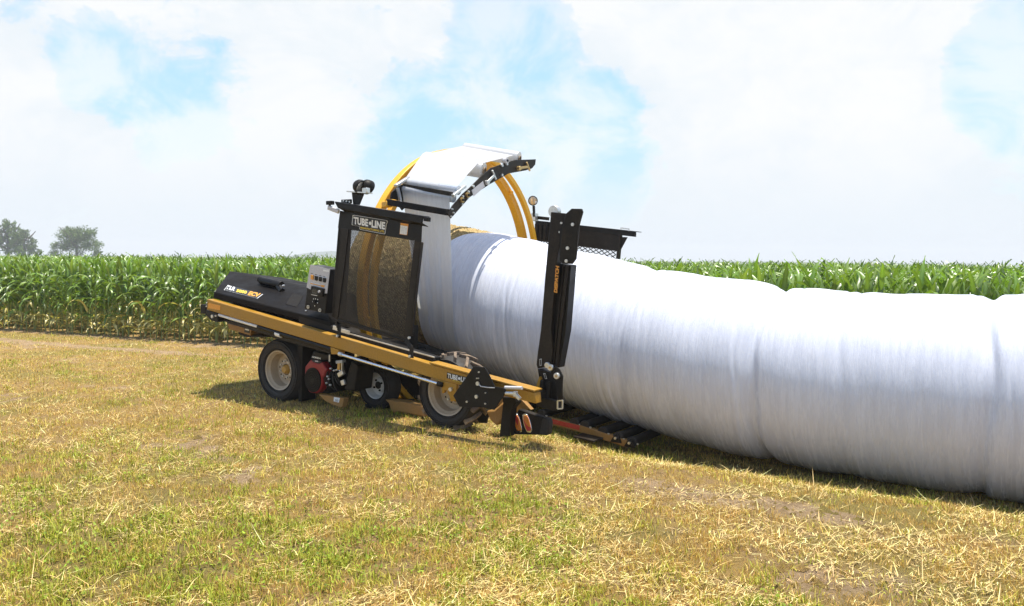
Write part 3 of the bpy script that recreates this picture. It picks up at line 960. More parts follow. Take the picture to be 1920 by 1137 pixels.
for k in range(40):
    q0 = 2 * math.pi * k / 40
    gl.append(fc + Vector((math.cos(q0) * ra, -.012, math.sin(q0) * rb)))
gr.prism(gl, (0, .012, 0))
gr.build('fan_grille', 'black_dusty', sh)
gw = MB()
for k in range(16):
    q0 = math.pi * k / 16
    gw.bar(fc + Vector((math.cos(q0) * ra * .95, -.016, math.sin(q0) * rb * .95)), fc - Vector((math.cos(q0) * ra * .95, .016, math.sin(q0) * rb * .95)), .004, .004)
for rr in (.3, .5, .7, .9):
    pts = [fc + Vector((math.cos(2 * math.pi * k / 30) * ra * rr, -.018, math.sin(2 * math.pi * k / 30) * rb * rr)) for k in range(31)]
    gw.pipe(pts, .003, 5)
gw.build('grille_wires', 'mesh_steel', sh)
top = MB().prism([Q(V8(*p), VE - .01) for p in ((238, 150), (480, 215), (485, 270), (345, 290), (195, 268), (215, 215))], (0, .2, 0)).build('engine_cover', 'black_paint', eng, .012)
lettering('lettering', 'HONDA', Q(V8(203, 252), VE - .012), Q(V8(338, 278), VE - .012), Q(V8(207, 226), VE - .012), 'sticker_white', eng, .002, bold=.05)
MB().prism([Q(V8(*p), VE - .008) for p in ((195, 275), (345, 300), (335, 330), (290, 340), (235, 325), (200, 305))], (0, .02, 0)).build('name_badge', 'sticker_black', eng, .004)
MB().prism([Q(V8(*p), VE - .010) for p in ((250, 292), (295, 299), (293, 318), (248, 311))], (0, .002, 0)).build('name_badge', 'panel_grey', eng)
# fuel filter, levers, hoses
ff = MB().bar(Q(V8(590, 318), VE), Q(V8(690, 305), VE), .06, .035).build('filter_head', 'roller_grey', ROOT, .006)
MB().cyl(Q(V8(628, 330), VE), Q(V8(618, 430), VE), .026, n=16).build('filter_bowl', 'brass', ff)
MB().bar(Q(V8(672, 300), VE - .01), Q(V8(668, 455), VE - .01), .012, .03, (0, 1, 0)).build('filter_bracket', 'zinc', ff)
MB().bar(Q(V8(612, 520), VE), Q(V8(688, 470), VE), .04, .05).build('valve_block', 'zinc', ROOT, .004)
MB().bar(Q(V8(655, 640), VE), Q(V8(705, 620), VE), .03, .06).build('valve_block', 'zinc', ROOT, .004)
hz = MB()
for k in range(7):
    p0 = Q(V8(400 + 30 * k, 480 + random.uniform(-60, 60)), VE + .05)
    p1 = Q(V8(430 + 40 * k, 720 + random.uniform(-60, 40)), VE + .08)
    mid_ = (p0 + p1) / 2 + Vector((random.uniform(-.08, .08), -.06, random.uniform(-.05, .05)))
    hz.pipe([p0.lerp(mid_, t).lerp(mid_.lerp(p1, t), t) for t in np.linspace(0, 1, 9)], .010, 6)
hz.build('hydraulic_hoses', 'rubber', ROOT)
cl_ = MB()
for (x, y) in ((480, 420), (432, 540), (450, 580), (470, 670), (415, 640), (530, 450), (570, 440), (620, 450)):
    cl_.cyl(Q(V8(x, y), VE + .02), Q(V8(x + 22, y - 5), VE + .02), .011, n=8)
cl_.build('hose_clamps', 'zinc', ROOT)
side('pump_cover', [V8(800, 300), V8(900, 370), V8(850, 760), V8(690, 740), V8(760, 430)], VE + .02, VE + .3, 'black_dusty', bevel=.012)
tr_ = side('engine_tray', [V8(300, 810), V8(690, 870), V8(660, 1015), V8(500, 965), V8(390, 905)], VE - .06, VE + .02, 'yellow_dusty', bevel=.006)
MB().prism([Q(V8(*p), VE - .063) for p in ((538, 850), (625, 865), (610, 935), (530, 915))], (0, .003, 0)).build('decal', 'sticker_white', tr_)
tl_ = MB()
for k in range(3):
    y = 885 + 12 * k
    tl_.prism([Q(V8(*p), VE - .065) for p in ((555, y), (600, y + 8), (599, y + 12), (554, y + 4))], (0, .002, 0))
tl_.build('printed_lines', 'sticker_black', tr_)
# low frame between mid wheel and rear wheel
side('lower_frame', [D4(1490, 850), D4(1660, 865), D4(1890, 935), D4(1890, 1035), D4(1640, 990), D4(1560, 990), D4(1530, 890)], .30, .42, 'yellow_dusty', bevel=.006)
side('lower_frame', [E5(-20, 690), E5(75, 690), E5(300, 740), E5(300, 835), E5(60, 790), E5(-10, 780)], .26, .40, 'yellow_dusty', bevel=.006)
side('under_tray', [D4(1270, 900), D4(1500, 905), D4(1500, 945), D4(1280, 960)], .40, .9, 'black_dusty')

# --- black board at the rear corner
VH = -0.36
hx = side('marker_board', [E5(*p) for p in ((765, 345), (872, 356), (915, 430), (970, 545), (1060, 560), (1075, 580), (1050, 645), (1022, 682), (965, 772), (860, 748), (625, 740), (565, 632), (700, 440))], VH, VH + .012, 'black_paint')
for (x, y, r) in ((808, 514, .020), (795, 641, .018), (703, 690, .010), (882, 708, .008), (820, 403, .008), (800, 463, .006), (815, 463, .006), (884, 604, .006)):
    c = Q(E5(x, y), VH); MB().cyl(c, c + OUT * .012, r, n=12).build('bolt', 'zinc', hx)
MB().pipe([Q(E5(*p), VH - .006) for p in ((812, 516), (835, 542), (900, 552), (968, 556))], .005, 6).build('edge_wire', 'zinc', hx)
# latches at the rear end
lt = MB().cyl(Q(E5(1070, 553), VH + .02), Q(E5(1235, 557), VH + .02), .016, n=12)
lt.build('latch_tube', 'panel_grey', ROOT)
lt = MB().cyl(Q(E5(1075, 607), VH + .02), Q(E5(1160, 612), VH + .02), .018, n=12)
lt.bar(Q(E5(1155, 600), VH + .02), Q(E5(1215, 665), VH + .02), .03, .03)
lt.bar(Q(E5(1170, 590), VH + .02), Q(E5(1170, 640), VH + .02), .04, .03)
lt.build('latch', 'zinc', ROOT, .003)
side('rear_gusset', [E5(1040, 645), E5(1165, 650), E5(1180, 700), E5(1130, 760), E5(1105, 1030), E5(1015, 1030), E5(1050, 700)], .0, .10, 'black_dusty')
side('axle_housing', [E5(880, 780), E5(960, 770), E5(1050, 690), E5(1070, 740), E5(1050, 860), E5(985, 925), E5(930, 880)], .10, .3, 'yellow_dusty', bevel=.02)
side('mud_flap', [E5(600, 745), E5(960, 775), E5(900, 850), E5(890, 900), E5(660, 890)], .34, .36, 'rubber')
side('rear_strut', [E5(1180, 690), E5(1240, 680), E5(1320, 770), E5(1230, 760)], .2, .26, 'yellow_dusty')
# tail light box
VT = 0.12
tbx = side('tail_box', [E5(1200, 762), E5(1440, 842), E5(1475, 1015), E5(1000, 1005), E5(1105, 930)], VT, VT + .07, 'black_dusty', bevel=.012)
side('tail_bumper', [E5(1430, 840), E5(1480, 858), E5(1492, 900), E5(1482, 1020), E5(1395, 1015)], VT - .006, VT + .09, 'rubber', bevel=.02)
for (x, y) in ((1187, 897), (1282, 900)):
    for kind, sc, l, mt in (('tail_light', 1.0, -.012, 'chrome'), ('lens', .82, -.02, 'lens_amber')):
        pts = []
        for k in range(28):
            q0 = 2 * math.pi * k / 28
            ex_, ey_ = math.cos(q0), math.sin(q0)
            ex_ = math.copysign(abs(ex_) ** .6, ex_); ey_ = math.copysign(abs(ey_) ** .8, ey_)
            xx = x + sc * (ex_ * 34) + ey_ * 22 * sc
            yy = y + sc * (ey_ * 92)
            pts.append(Q(E5(xx, yy), VT + l))
        o = MB().prism(pts, (0, -l + .002, 0)).build(kind, mt, ROOT if kind == 'tail_light' else prev, .003)
        if kind == 'tail_light': prev = o
    # red half of the lens
    pts = [Q(E5(*p), VT - .0215) for p in ((x - 34, y - 70), (x - 5, y - 72), (x + 10, y - 20), (x + 8, y + 30), (x - 12, y - 10))] if x < 1200 else \
          [Q(E5(*p), VT - .0215) for p in ((x - 40, y - 40), (x - 12, y), (x + 10, y + 30), (x + 40, y + 40), (x + 30, y + 72), (x, y + 74), (x - 18, y + 30))]
    MB().prism(pts, (0, .002, 0)).build('lens', 'lens_red', prev)

# --- upright arm at the rear ("dispatch" arm) with the pusher plate
VP = 0.08
post = side('rear_arm', [H7(318, 165), H7(435, 176), H7(360, 600), H7(318, 1137), G6(545, 0), G6(520, 150), G6(385, 180), G6(372, 135), G6(387, 0), H7(235, 1137), H7(270, 700)], VP, VP + .10, 'brown_black', bevel=.006)
side('arm_channel', [H7(360, 585), H7(484, 600), H7(440, 1137), G6(640, 20), G6(612, 170), G6(520, 150), G6(545, 0), H7(322, 1137)], VP + .05, VP + .16, 'black_paint', bevel=.004)
ch = MB()
ch.bar(Q(H7(455, 600), VP + .04), Q(G6(590, 150), VP + .04), .03, .03, (0, 1, 0))
ch.bar(Q(H7(424, 600), VP + .03), Q(G6(560, 120), VP + .03), .012, .02, (0, 1, 0))
ch.build('arm_rail', 'brown_black', ROOT, .003)
pp = side('pusher_plate', [H7(*p) for p in ((487, 138), (568, 139), (577, 165), (549, 265), (521, 550), (490, 592), (408, 590), (386, 555), (414, 280), (440, 180))], VP - .08, VP - .055, 'black_dusty', bevel=.004)
MB().bar(Q(H7(445, 300), VP), Q(H7(445, 520), VP), .08, .10, (1, 0, 0)).build('plate_mount', 'black_paint', pp)
for (x, y) in ((500, 268), (458, 462), (448, 567)):
    c = Q(H7(x, y), VP - .08); MB().cyl(c, c + OUT * .012, .016, n=12).build('bolt', 'zinc', pp)
for (x, y) in ((407, 256), (395, 330)):
    c = Q(H7(x, y), VP); MB().cyl(c, c + OUT * .012, .010, n=10).build('bolt', 'zinc', post)
dl = MB().prism([Q(H7(*p), VP - .003) for p in ((356, 588), (394, 596), (376, 832), (336, 826))], (0, .003, 0)).build('arm_label', 'black_dusty', ROOT)
# the lettering runs up the arm
lettering('lettering', 'DISPATCH', Q(H7(372, 830), VP - .004), Q(H7(388, 612), VP - .004), Q(H7(344, 822), VP - .004), 'sticker_orange', dl, .003, bold=.05)
kn = MB()
c = Q(H7(350, 160), VP + .06); kn.cyl(c + Vector((0, -.03, 0)), c + Vector((0, .03, 0)), .055, n=22)
kn.build('arm_wheel', 'zinc', post, .004)
# knuckle and foot of the arm
kp = side('arm_knuckle', [G6(490, 150), G6(545, 130), G6(620, 185), G6(655, 262), G6(640, 515), G6(600, 520), G6(575, 330), G6(530, 230)], VP - .05, VP - .035, 'black_paint')
side('arm_foot', [G6(385, 180), G6(530, 220), G6(580, 330), G6(600, 600), G6(385, 560), G6(400, 270)], VP + .02, VP + .14, 'black_paint')
side('foot_upright', [G6(400, 265), G6(415, 290), G6(395, 430), G6(390, 558), G6(360, 550), G6(345, 450)], VP - .02, VP + .16, 'yellow_shaded')
fb = MB()
fb.bar(Q(G6(388, 525), VP - .03), Q(G6(598, 575), VP - .03), .05, .10)
fb.bar(Q(G6(440, 300), VP - .0), Q(G6(430, 480), VP - .0), .03, .04, (0, 1, 0))
fb.bar(Q(G6(510, 320), VP - .0), Q(G6(505, 500), VP - .0), .03, .04, (0, 1, 0))
fb.build('foot_beam', 'black_dusty', ROOT, .005)
MB().bar(Q((985, 741), VB + .05), Q((985, 741), VB + .05) + Vector((.06, .42, -.03)), .06, .06).build('foot_link', 'black_dusty', ROOT, .006)
e0 = [G6(600, 522), G6(655, 518), G6(652, 605), G6(600, 608)]
fr = MB()
ee = [Q(p, VP - .05) for p in e0]
for i in range(4):
    fr.bar(ee[i], ee[(i + 1) % 4], .012, .012, (0, 1, 0))
fr.build('tube_end', 'zinc', ROOT)
for (x, y, r) in ((533, 165, .030), (600, 255, .030)):
    c = Q(G6(x, y), VP - .05)
    pn = MB().cyl(c, c + OUT * .03, r, n=18).build('pivot_pin', 'zinc', kp, .004)
    MB().cyl(c + OUT * .03, c + OUT * .036, r * .35, n=10).build('pin_cap', 'brass', pn)
c = Q(G6(500, 140), VP - .02); MB().cyl(c, c + OUT * .03, .028, n=16).build('pivot_pin', 'zinc', kp, .004)
for (x0, y0, x1, y1) in ((407, 78, 428, 145), (448, 232, 480, 288)):
    ql = [(x0, y0), (x1, y0 - 4), (x1 - 0, y1), (x0 + 2, y1 + 4)] if x0 < 430 else [(x0, y0), (x0 + 20, y0 - 2), (x1 + 5, y1), (x1 - 14, y1)]
    dk = MB().prism([Q(G6(*p), VP - .003) for p in ql], (0, .003, 0)).build('decal', 'sticker_white', post)
    cxx = sum(p[0] for p in ql) / 4; cyy2 = sum(p[1] for p in ql) / 4
    MB().prism([Q(G6(cxx + (p[0] - cxx) * .7, cyy2 + (p[1] - cyy2) * .84), VP - .005) for p in ql], (0, .002, 0)).build('decal', 'sticker_black', post)

# --- deck plates added along both sides to shade the ground underneath
for va, vb in ((VB + .1, 1.0), (3.0, 4.0)):
    dk_ = MB()
    tq = [Q((400, 571), VB), Q((560, 617), VB), Q((715, 664), VB)]
    for i in range(2):
        p0, p1 = tq[i], tq[i + 1]
        dk_.prism([Vector((p0.x, va, p0.z)), Vector((p1.x, va, p1.z)), Vector((p1.x, vb, p1.z - .12)), Vector((p0.x, vb, p0.z - .05))], (0, 0, -.012))
    dk_.build('shade_deck', 'black_dusty', ROOT)

# --- roller bed and tail ramp
def gzl(x, y):
    w = BASE - UD * x + ND * y
    return float(ground_z(np.array(w.x), np.array(w.y)))


VR0, VR1 = 1.17, 2.90
rp = [(-.2, .02), (.45, -.03), (.95, -.075), (1.50, -.165)]
for vv in (VR0, VR1):
    rb_ = MB()
    for i in range(len(rp) - 1):
        rb_.bar((rp[i][0], vv, rp[i][1]), (rp[i + 1][0] + .004, vv, rp[i + 1][1]), .06, .075)
    rb_.build('ramp_rail', 'yellow_dusty', ROOT, .005)
rm = MB().bar((.50, VR0 - .033, -.025), (.93, VR0 - .033, -.062), .004, .05)
rm.build('reflector_strip', 'lens_red', ROOT)
ear = MB().prism([(.95, VR0 - .20, -.14), (1.2, VR0 - .20, -.155), (1.22, VR0 - .03, -.15), (.97, VR0 - .03, -.13)], (0, 0, .02))
ear.build('tie_down_ear', 'brown_black', ROOT, .004)
for (x, dz_) in ((.1, .06), (.42, .05), (.85, .045), (.98, .045), (1.20, .04), (1.38, .035), (1.54, .025)):
    zz = np.interp(x, [p[0] for p in rp], [p[1] for p in rp]) + dz_
    ro = MB().cyl((x, VR0 + .02, zz), (x, VR1 - .02, zz), .048, n=20).build('bed_roller', 'black_dusty', ROOT, .004)
    MB().cyl((x, VR0 - .02, zz), (x, VR0 + .025, zz), .056, n=18).build('roller_cap', 'rubber', ro, .004)
    if x > 1.3:
        brk = MB().prism([(x - .07, VR0 - .03, zz - .05), (x + .06, VR0 - .03, zz - .05), (x + .035, VR0 - .03, zz + .015), (x + .0, VR0 - .03, zz + .04), (x - .03, VR0 - .03, zz + .015)], (0, -.02, 0))
        brk.build('roller_bracket', 'black_dusty', ro, .003)
        MB().cyl((x, VR0 - .05, zz), (x, VR0 - .075, zz), .014, n=10).build('bolt', 'zinc', ro)
    for dx in (-.06, .07):
        MB().cyl((x + dx, VR0 - .01, zz - .02), (x + dx, VR0 - .01, zz - .004), .012, n=8).build('bolt', 'zinc', ro)
# bed inside the machine
for vv in (1.05, 2.95):
    MB().bar((-3.2, vv, .80), (.3, vv, .10), .08, .14).build('bed_rail', 'yellow_dusty', ROOT, .006)
for k in range(9):
    x = -3.0 + k * .34
    z = np.interp(x, [-3.2, .3], [.82, .12]) - .02
    MB().cyl((x, 1.05, z), (x, 2.95, z), .045, n=16).build('bed_roller', 'black_dusty', ROOT)
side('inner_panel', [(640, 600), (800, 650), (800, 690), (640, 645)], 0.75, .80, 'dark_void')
inn = MB()
for (x, z0, z1) in ((-2.1, .7, 1.25), (-.9, .5, 1.0)):
    inn.bar((x, .5, z0), (x, .5, z1), .08, .08, (1, 0, 0))
inn.bar((-2.2, .5, .8), (-.3, .5, .5), .08, .10)
inn.build('inner_frame', 'black_dusty', ROOT, .005)

# ------------------------------------------------------------------ film rolls, film sheet, bale and tube
def wpt(p):
    """machine side coordinates to world"""
    return BASE - UD * p[0] + ND * p[1] + Vector((0, 0, p[2]))


def grid_mesh(name, P, UV, mat, close=False):
    """P: (nu, nv, 3) world points"""
    nu, nv = P.shape[:2]
    me = bpy.data.meshes.new(name)
    idx = np.arange(nu * nv).reshape(nu, nv)
    a, b = idx[:-1, :-1], idx[1:, :-1]
    c, d = idx[1:, 1:], idx[:-1, 1:]
    F = np.stack([a, b, c, d], -1).reshape(-1, 4)
    me.from_pydata(P.reshape(-1, 3).tolist(), [], F.tolist())
    ul = me.uv_layers.new(name='UVMap')
    ul.data.foreach_set('uv', UV.reshape(-1, 2)[F.reshape(-1)].astype(np.float32).ravel())
    me.materials.append(MATS[mat])
    me.shade_smooth()
    return me


def film_roll(c_front, c_rear, r, label):
    root = empty('film_roll', wpt((c_front + c_rear) / 2))
    tag(root, label, 'film roll', 'film rolls on the hoop carrier')
    o = wpt((c_front + c_rear) / 2)
    f, q = wpt(c_front) - o, wpt(c_rear) - o
    ax = (q - f).normalized()
    n = 40
    t = Vector((0, 0, 1)).cross(ax).normalized(); b = ax.cross(t)
    prof = [(r * .42, 0), (r * .5, .0), (r * .62, .004), (r * .74, .0), (r * .86, .004), (r * .97, .0), (r, .006), (r, (q - f).length - .006), (r * .97, (q - f).length), (r * .86, (q - f).length - .004),
            (r * .74, (q - f).length), (r * .62, (q - f).length - .004), (r * .42, (q - f).length)]
    P = np.array([[tuple(f + ax * s + t * (rr * math.cos(2 * math.pi * k / n)) + b * (rr * math.sin(2 * math.pi * k / n))) for k in range(n + 1)] for (rr, s) in prof])
    UV = np.array([[(i * .1, k / n) for k in range(n + 1)] for i in range(len(prof))])
    link('film', grid_mesh('film', P, UV, 'film_web'), root)
    MB().lathe(f - ax * .02, q - f + ax * .04, [(r * .30, 0), (r * .43, 0), (r * .43, 1), (r * .30, 1)], 24, closed=True).build('core', 'cardboard', root)
    return root


fr1, rr1 = QU(Bz(1185, 92), 1.14), QU(Bz(1632, 165), UPL + .03)
film_roll(fr1, rr1, .088, 'white stretch film roll at the top end of the hoop carrier')
rr2 = QU(Bz(1342, 262), UPL + .03)
fr2 = rr2 + (fr1 - rr1)
film_roll(fr2, rr2, .093, 'white stretch film roll halfway down the hoop carrier under the sheet')

# tube geometry shared by bale and film
T_U = np.array([3.4, 2.4, 1.6, .6, -.4, -1.2, -2.0, -3.0, -4.0, -5.0, -6.5, -9.5])
T_Z = np.array([1.615, 1.47, 1.336, 1.150, .945, .786, .667, .575, .545, .553, .557, .557])


def smooth_interp(x, xp, fp):
    """piecewise cubic through the nodes"""
    o = np.argsort(xp)
    xp, fp = xp[o], fp[o]
    m = np.gradient(fp, xp)
    i = np.clip(np.searchsorted(xp, x) - 1, 0, len(xp) - 2)
    h = xp[i + 1] - xp[i]
    t = np.clip((x - xp[i]) / h, 0, 1)
    return (2 * t**3 - 3 * t**2 + 1) * fp[i] + (t**3 - 2 * t**2 + t) * h * m[i] + (-2 * t**3 + 3 * t**2) * fp[i + 1] + (t**3 - t**2) * h * m[i + 1]


def axis_z(u): return smooth_interp(np.asarray(u, float), T_U, T_Z)
def axis_v(u): return np.interp(-np.asarray(u, float), [-1.6, 0, 6.5, 10], [2.0, 2.0, 2.19, 2.25])


NOTCH = [(-1.38, .030, .08), (-2.80, .062, .06), (-3.55, .014, .08), (-4.70, .050, .055), (-6.05, .04, .06), (.02, .012, .09), (-7.4, .03, .06)]
BULGE = [(-2.45, .034, .24), (-1.75, .020, .28), (-5.10, .030, .26), (-4.2, .012, .3), (-.65, .018, .3), (-3.2, .012, .2), (-5.75, .016, .2)]


def tube_r(u, th):
    r = np.full(np.broadcast(u, th).shape, .91)
    for k, (u0, a, s) in enumerate(NOTCH):
        uu = u0 + .035 * np.sin(th * 2 + k * 1.7) + .02 * np.sin(th * 5 + k)
        aa = a * (0.85 + .15 * np.sin(th * 1.0 + k * 2.1))
        r = r - (.002 + .09 * a) * np.exp(-((u - uu + .02) / .030)**2) + .003 * np.exp(-((u - uu - .06) / .04)**2)
        d = u - uu
        r = r - aa * np.exp(-(np.where(d > 0, d / (s * 1.6), d / (s * .8)))**2)
    for k, (u0, a, s) in enumerate(BULGE):
        r = r + a * (.7 + .3 * np.sin(th + k)) * np.exp(-((u - u0) / s)**2)
    for k, (u0, a, s) in enumerate(NOTCH):      # tight creases beside each joint
        for j in range(4):
            uu = u0 + (-.16, -.05, .07, .19)[j] + .05 * np.sin(th * 1.5 + k * 2 + j) + .012 * np.sin(th * 6 + j * 3 + k)
            w = np.clip(np.sin(th * (1 + j % 2) + k * 1.3 + j * 2.1) * .8 + .35, 0, 1)
            r = r - .006 * w * np.exp(-((u - uu) / .022)**2) + .004 * w * np.exp(-((u - uu - .035) / .025)**2)
    q = (u - th * .055) / .31                    # overlapping film edges wind round the tube
    f = q - np.floor(q)
    r = r + .0035 * np.minimum(f * 1.1, (1 - f) * 10)
    for (u0, st) in ((.02, .004), (-1.38, -.008), (-2.80, -.004), (-3.55, .006), (-4.70, .012), (-6.05, -.012)):   # bales differ a little in girth
        r = r + st / (1 + np.exp((u - u0) / .05))
    r = r + .004 * np.sin(u * 5.3 + 1.5 * np.sin(th * 2)) + .003 * np.sin(u * 13 + th * 3)
    return r


def tube_point(u, th, r):
    z = axis_z(u) + r * np.sin(th)
    v = axis_v(u) + r * np.cos(th)
    x = BASE.x + u * UD.x + v * ND.x
    y = BASE.y + u * UD.y + v * ND.y
    # settle on the ground where it lies
    g = ground_z(x, y) + .01
    z = np.maximum(z, g)
    return np.stack([x, y, z], -1)


nth, nu = 181, 1300
th = np.linspace(0, 2 * np.pi, nth)[None, :]
# film's leading edge is a spiral: further forward on the near side than on the far side
lead = 1.02 + .22 * np.cos(th - math.pi) + .05 * np.sin(3 * th) + .025 * np.sin(7 * th + 1) - .25 * np.exp(-((th - 1.45) / .5)**2)
s = np.linspace(0, 1, nu)[:, None] ** 1.0
uu = lead * (1 - s) + (-9.3) * s
rr = tube_r(uu, th) + 0.006
P = tube_point(uu, th, rr)
UV = np.stack([np.broadcast_to(uu, rr.shape), np.broadcast_to(th, rr.shape) * .9 + uu * .05], -1)
tube_me = grid_mesh('wrapped_tube', P, UV, 'film_wrapped')
tube = link('wrapped_bale_tube', tube_me)
tag(tube, 'long white film-wrapped tube of round bales lying across the field behind the machine', 'silage tube')

# bare straw bale still being wrapped
thb = np.linspace(0, 2 * np.pi, 241)[None, :]


def straw_bale(u0, u1, label):
    ub = np.linspace(u0, u1, 90)[:, None]
    rb_ = .893 - .09 * np.clip((ub - u1 + .10) / .10, 0, 1)**2 - .09 * np.clip((u0 + .10 - ub) / .10, 0, 1)**2
    nz = rng.normal(0, .006, (90, 241)); nz[:, -1] = nz[:, 0]
    um = (u0 + u1) / 2
    root = empty('straw_bale', wpt((-um, float(axis_v(um)), float(axis_z(um)) - .89)))
    tag(root, label, 'straw bale', 'straw bales waiting to be wrapped')
    inv = Matrix.Translation(-Vector(root.location))
    P = tube_point(ub + 0 * thb, thb + 0 * ub, rb_ + nz + 0 * thb)
    bo = link('bale_side', grid_mesh('bale_side', P, np.stack([ub + 0 * thb, thb + 0 * ub], -1), 'bale_straw'), root)
    bo.matrix_parent_inverse = inv
    rc = np.linspace(.803, .0, 14)[:, None]
    for ue, sg in ((u1, 1), (u0, -1)):
        P = tube_point(ue + .0 * rc + 0 * thb, thb + 0 * rc, rc + 0 * thb)
        P += np.array(UD)[None, None] * sg * (np.sin(rc * 40)[..., None] * .008 + rng.normal(0, .006, (14, 241, 1)))
        be = link('bale_end', grid_mesh('bale_end', P, np.stack([rc + 0 * thb, thb + 0 * rc], -1), 'bale_straw'), root)
        be.matrix_parent_inverse = inv


straw_bale(.30, 1.50, 'round golden straw bale under the hoop, its rear half covered by the white film')
straw_bale(1.53, 2.68, 'round straw bale ahead of the hoop, seen bare through the mesh guard')

# film sheet: over the rollers, then hanging down to the bale and under it
def sheet_side(pr, U_end, is_front):
    """cross-section path (list of (x,v,z)) for one edge of the sheet"""
    roll, k1, k2 = pr
    path = []
    return path


def edge_path(roll_c, roll_r, mid_c, mid_r, k1, k2, u_bot):
    pts = []
    pts.append(roll_c + Vector((0, -roll_r * .25, roll_r * .97)))
    pts.append(roll_c + Vector((0, -roll_r * .85, roll_r * .40)))
    m = mid_c + Vector((0, -.03, mid_r + .010)); pts.append(m + Vector((0, .07, -.01))); pts.append(m); pts.append(m + Vector((0, -.07, -.035)))
    # over the first roller, back between the two, over the second
    for (kc, rad, angs) in ((k1, .056, (95, 130, 165, 200, 235, 265)), (k2, .054, (85, 115, 145, 170, 190))):
        for a in angs:
            pts.append(kc + Vector((0, rad * math.cos(math.radians(a)), rad * math.sin(math.radians(a)))))
    # tangent to the bale then round beneath it
    c = Vector((-u_bot, float(axis_v(u_bot)), float(axis_z(u_bot))))
    R = .925
    dv, dz_ = pts[-1].y - c.y, pts[-1].z - c.z
    dist = math.hypot(dv, dz_)
    a0 = math.atan2(dz_, dv) + math.acos(min(1, R / dist))
    top = pts[-1]
    tp_ = Vector((c.x, c.y + R * math.cos(a0), c.z + R * math.sin(a0)))
    for t in np.linspace(.1, 1, 12):
        pts.append(top.lerp(tp_, t))
    for t in np.linspace(.06, 1, 14):
        a = a0 + t * math.radians(110)
        pts.append(Vector((c.x, c.y + R * math.cos(a), c.z + R * math.sin(a))))
    return pts


eb = edge_path(rr1 + Vector((-.02, 0, 0)), .088, rr2 + Vector((-.02, 0, 0)), .093, r1b + Vector((-.015, 0, 0)), r2b + Vector((-.015, 0, 0)), .80)
ef = edge_path(fr1 + Vector((.02, 0, 0)), .088, fr2 + Vector((.02, 0, 0)), .093, r1a + Vector((.015, 0, 0)), r2a + Vector((.015, 0, 0)), 1.36)
nw = 25
P = np.zeros((len(eb), nw, 3)); UV = np.zeros((len(eb), nw, 2))
L = 0
for i in range(len(eb)):
    if i: L += (eb[i] - eb[i - 1]).length
    for j in range(nw):
        t = j / (nw - 1)
        p = ef[i].lerp(eb[i], t)
        if 17 < i < 29: p = p + Vector((0, .014 * (math.sin(t * 21 + i * .05) + .6 * math.sin(t * 47 + 1)) * math.sin((i - 17) / 12 * math.pi), 0))
        P[i, j] = wpt(p)
        UV[i, j] = (t * .75, L)
sheet = link('film_sheet', grid_mesh('film_sheet', P, UV, 'film_web'))
tag(sheet, 'white stretch film sheet running over the carrier rollers and hanging down to the bale', 'film sheet')

# ------------------------------------------------------------------ the field
def hash2(ix, iy, seed):
    h = (ix * 374761393 + iy * 668265263 + seed * 974634777) & 0xffffffff
    h = ((h ^ (h >> 13)) * 1274126177) & 0xffffffff
    return ((h ^ (h >> 16)) & 0xffff) / 65535.0


def vnoise(x, y, sc, seed):
    x = np.asarray(x, float) * sc; y = np.asarray(y, float) * sc
    ix = np.floor(x).astype(np.int64); iy = np.floor(y).astype(np.int64)
    fx = x - ix; fy = y - iy
    fx = fx * fx * (3 - 2 * fx); fy = fy * fy * (3 - 2 * fy)
    a = hash2(ix, iy, seed); b = hash2(ix + 1, iy, seed); c = hash2(ix, iy + 1, seed); d = hash2(ix + 1, iy + 1, seed)
    return (a * (1 - fx) + b * fx) * (1 - fy) + (c * (1 - fx) + d * fx) * fy


def fbm(x, y, sc, seed, octv=4):
    s = 0; a = 1; t = 0
    for k in range(octv):
        s = s + a * vnoise(x, y, sc * 2**k, seed + k * 17); t += a; a *= .55
    return s / t


EDGE0 = np.array([-12.29, 19.14]); EDGED = np.array([0.9155, -0.4023]); EDGEN = np.array([0.4023, 0.9155])


def beyond_edge(x, y):
    return (x - EDGE0[0]) * EDGEN[0] + (y - EDGE0[1]) * EDGEN[1]


def relief(x, y):
    near = np.exp(-np.maximum(0, np.hypot(x, y) - 18) / 8)
    return near * (.035 * (fbm(x, y, 1.1, 3) - .5) + .030 * (fbm(x, y, 5.0, 9, 3) - .5))


def gz(x, y): return ground_z(x, y) + relief(x, y)


def spread(lo, hi, step, far):
    c = np.arange(lo, hi, step)
    k = step * 1.25 ** np.arange(1, 60); k = np.cumsum(k); k = k[k < far]
    return np.concatenate([lo - k[::-1], c, hi + k])


# low wooded ridge on the horizon
hm = MB()
hp_ = []
for k in range(80):
    x = -1500 + 3000 * k / 79
    h = 1 + 3 * fbm(np.array(x), np.array(3.0), .004, 5) + 13 * math.exp(-((x + 330) / 60)**2)
    hp_.append((x, h))
vs = []
for (x, h) in hp_:
    vs += [(x, 1400, -2), (x, 1430, h), (x, 1560, h * .9), (x, 1700, -2)]
fs = [(4 * k + j, 4 * k + j + 1, 4 * k + j + 5, 4 * k + j + 4) for k in range(79) for j in range(3)]
hm.add(vs, fs)
tag(hm.build('hills', 'hill'), kind='structure')


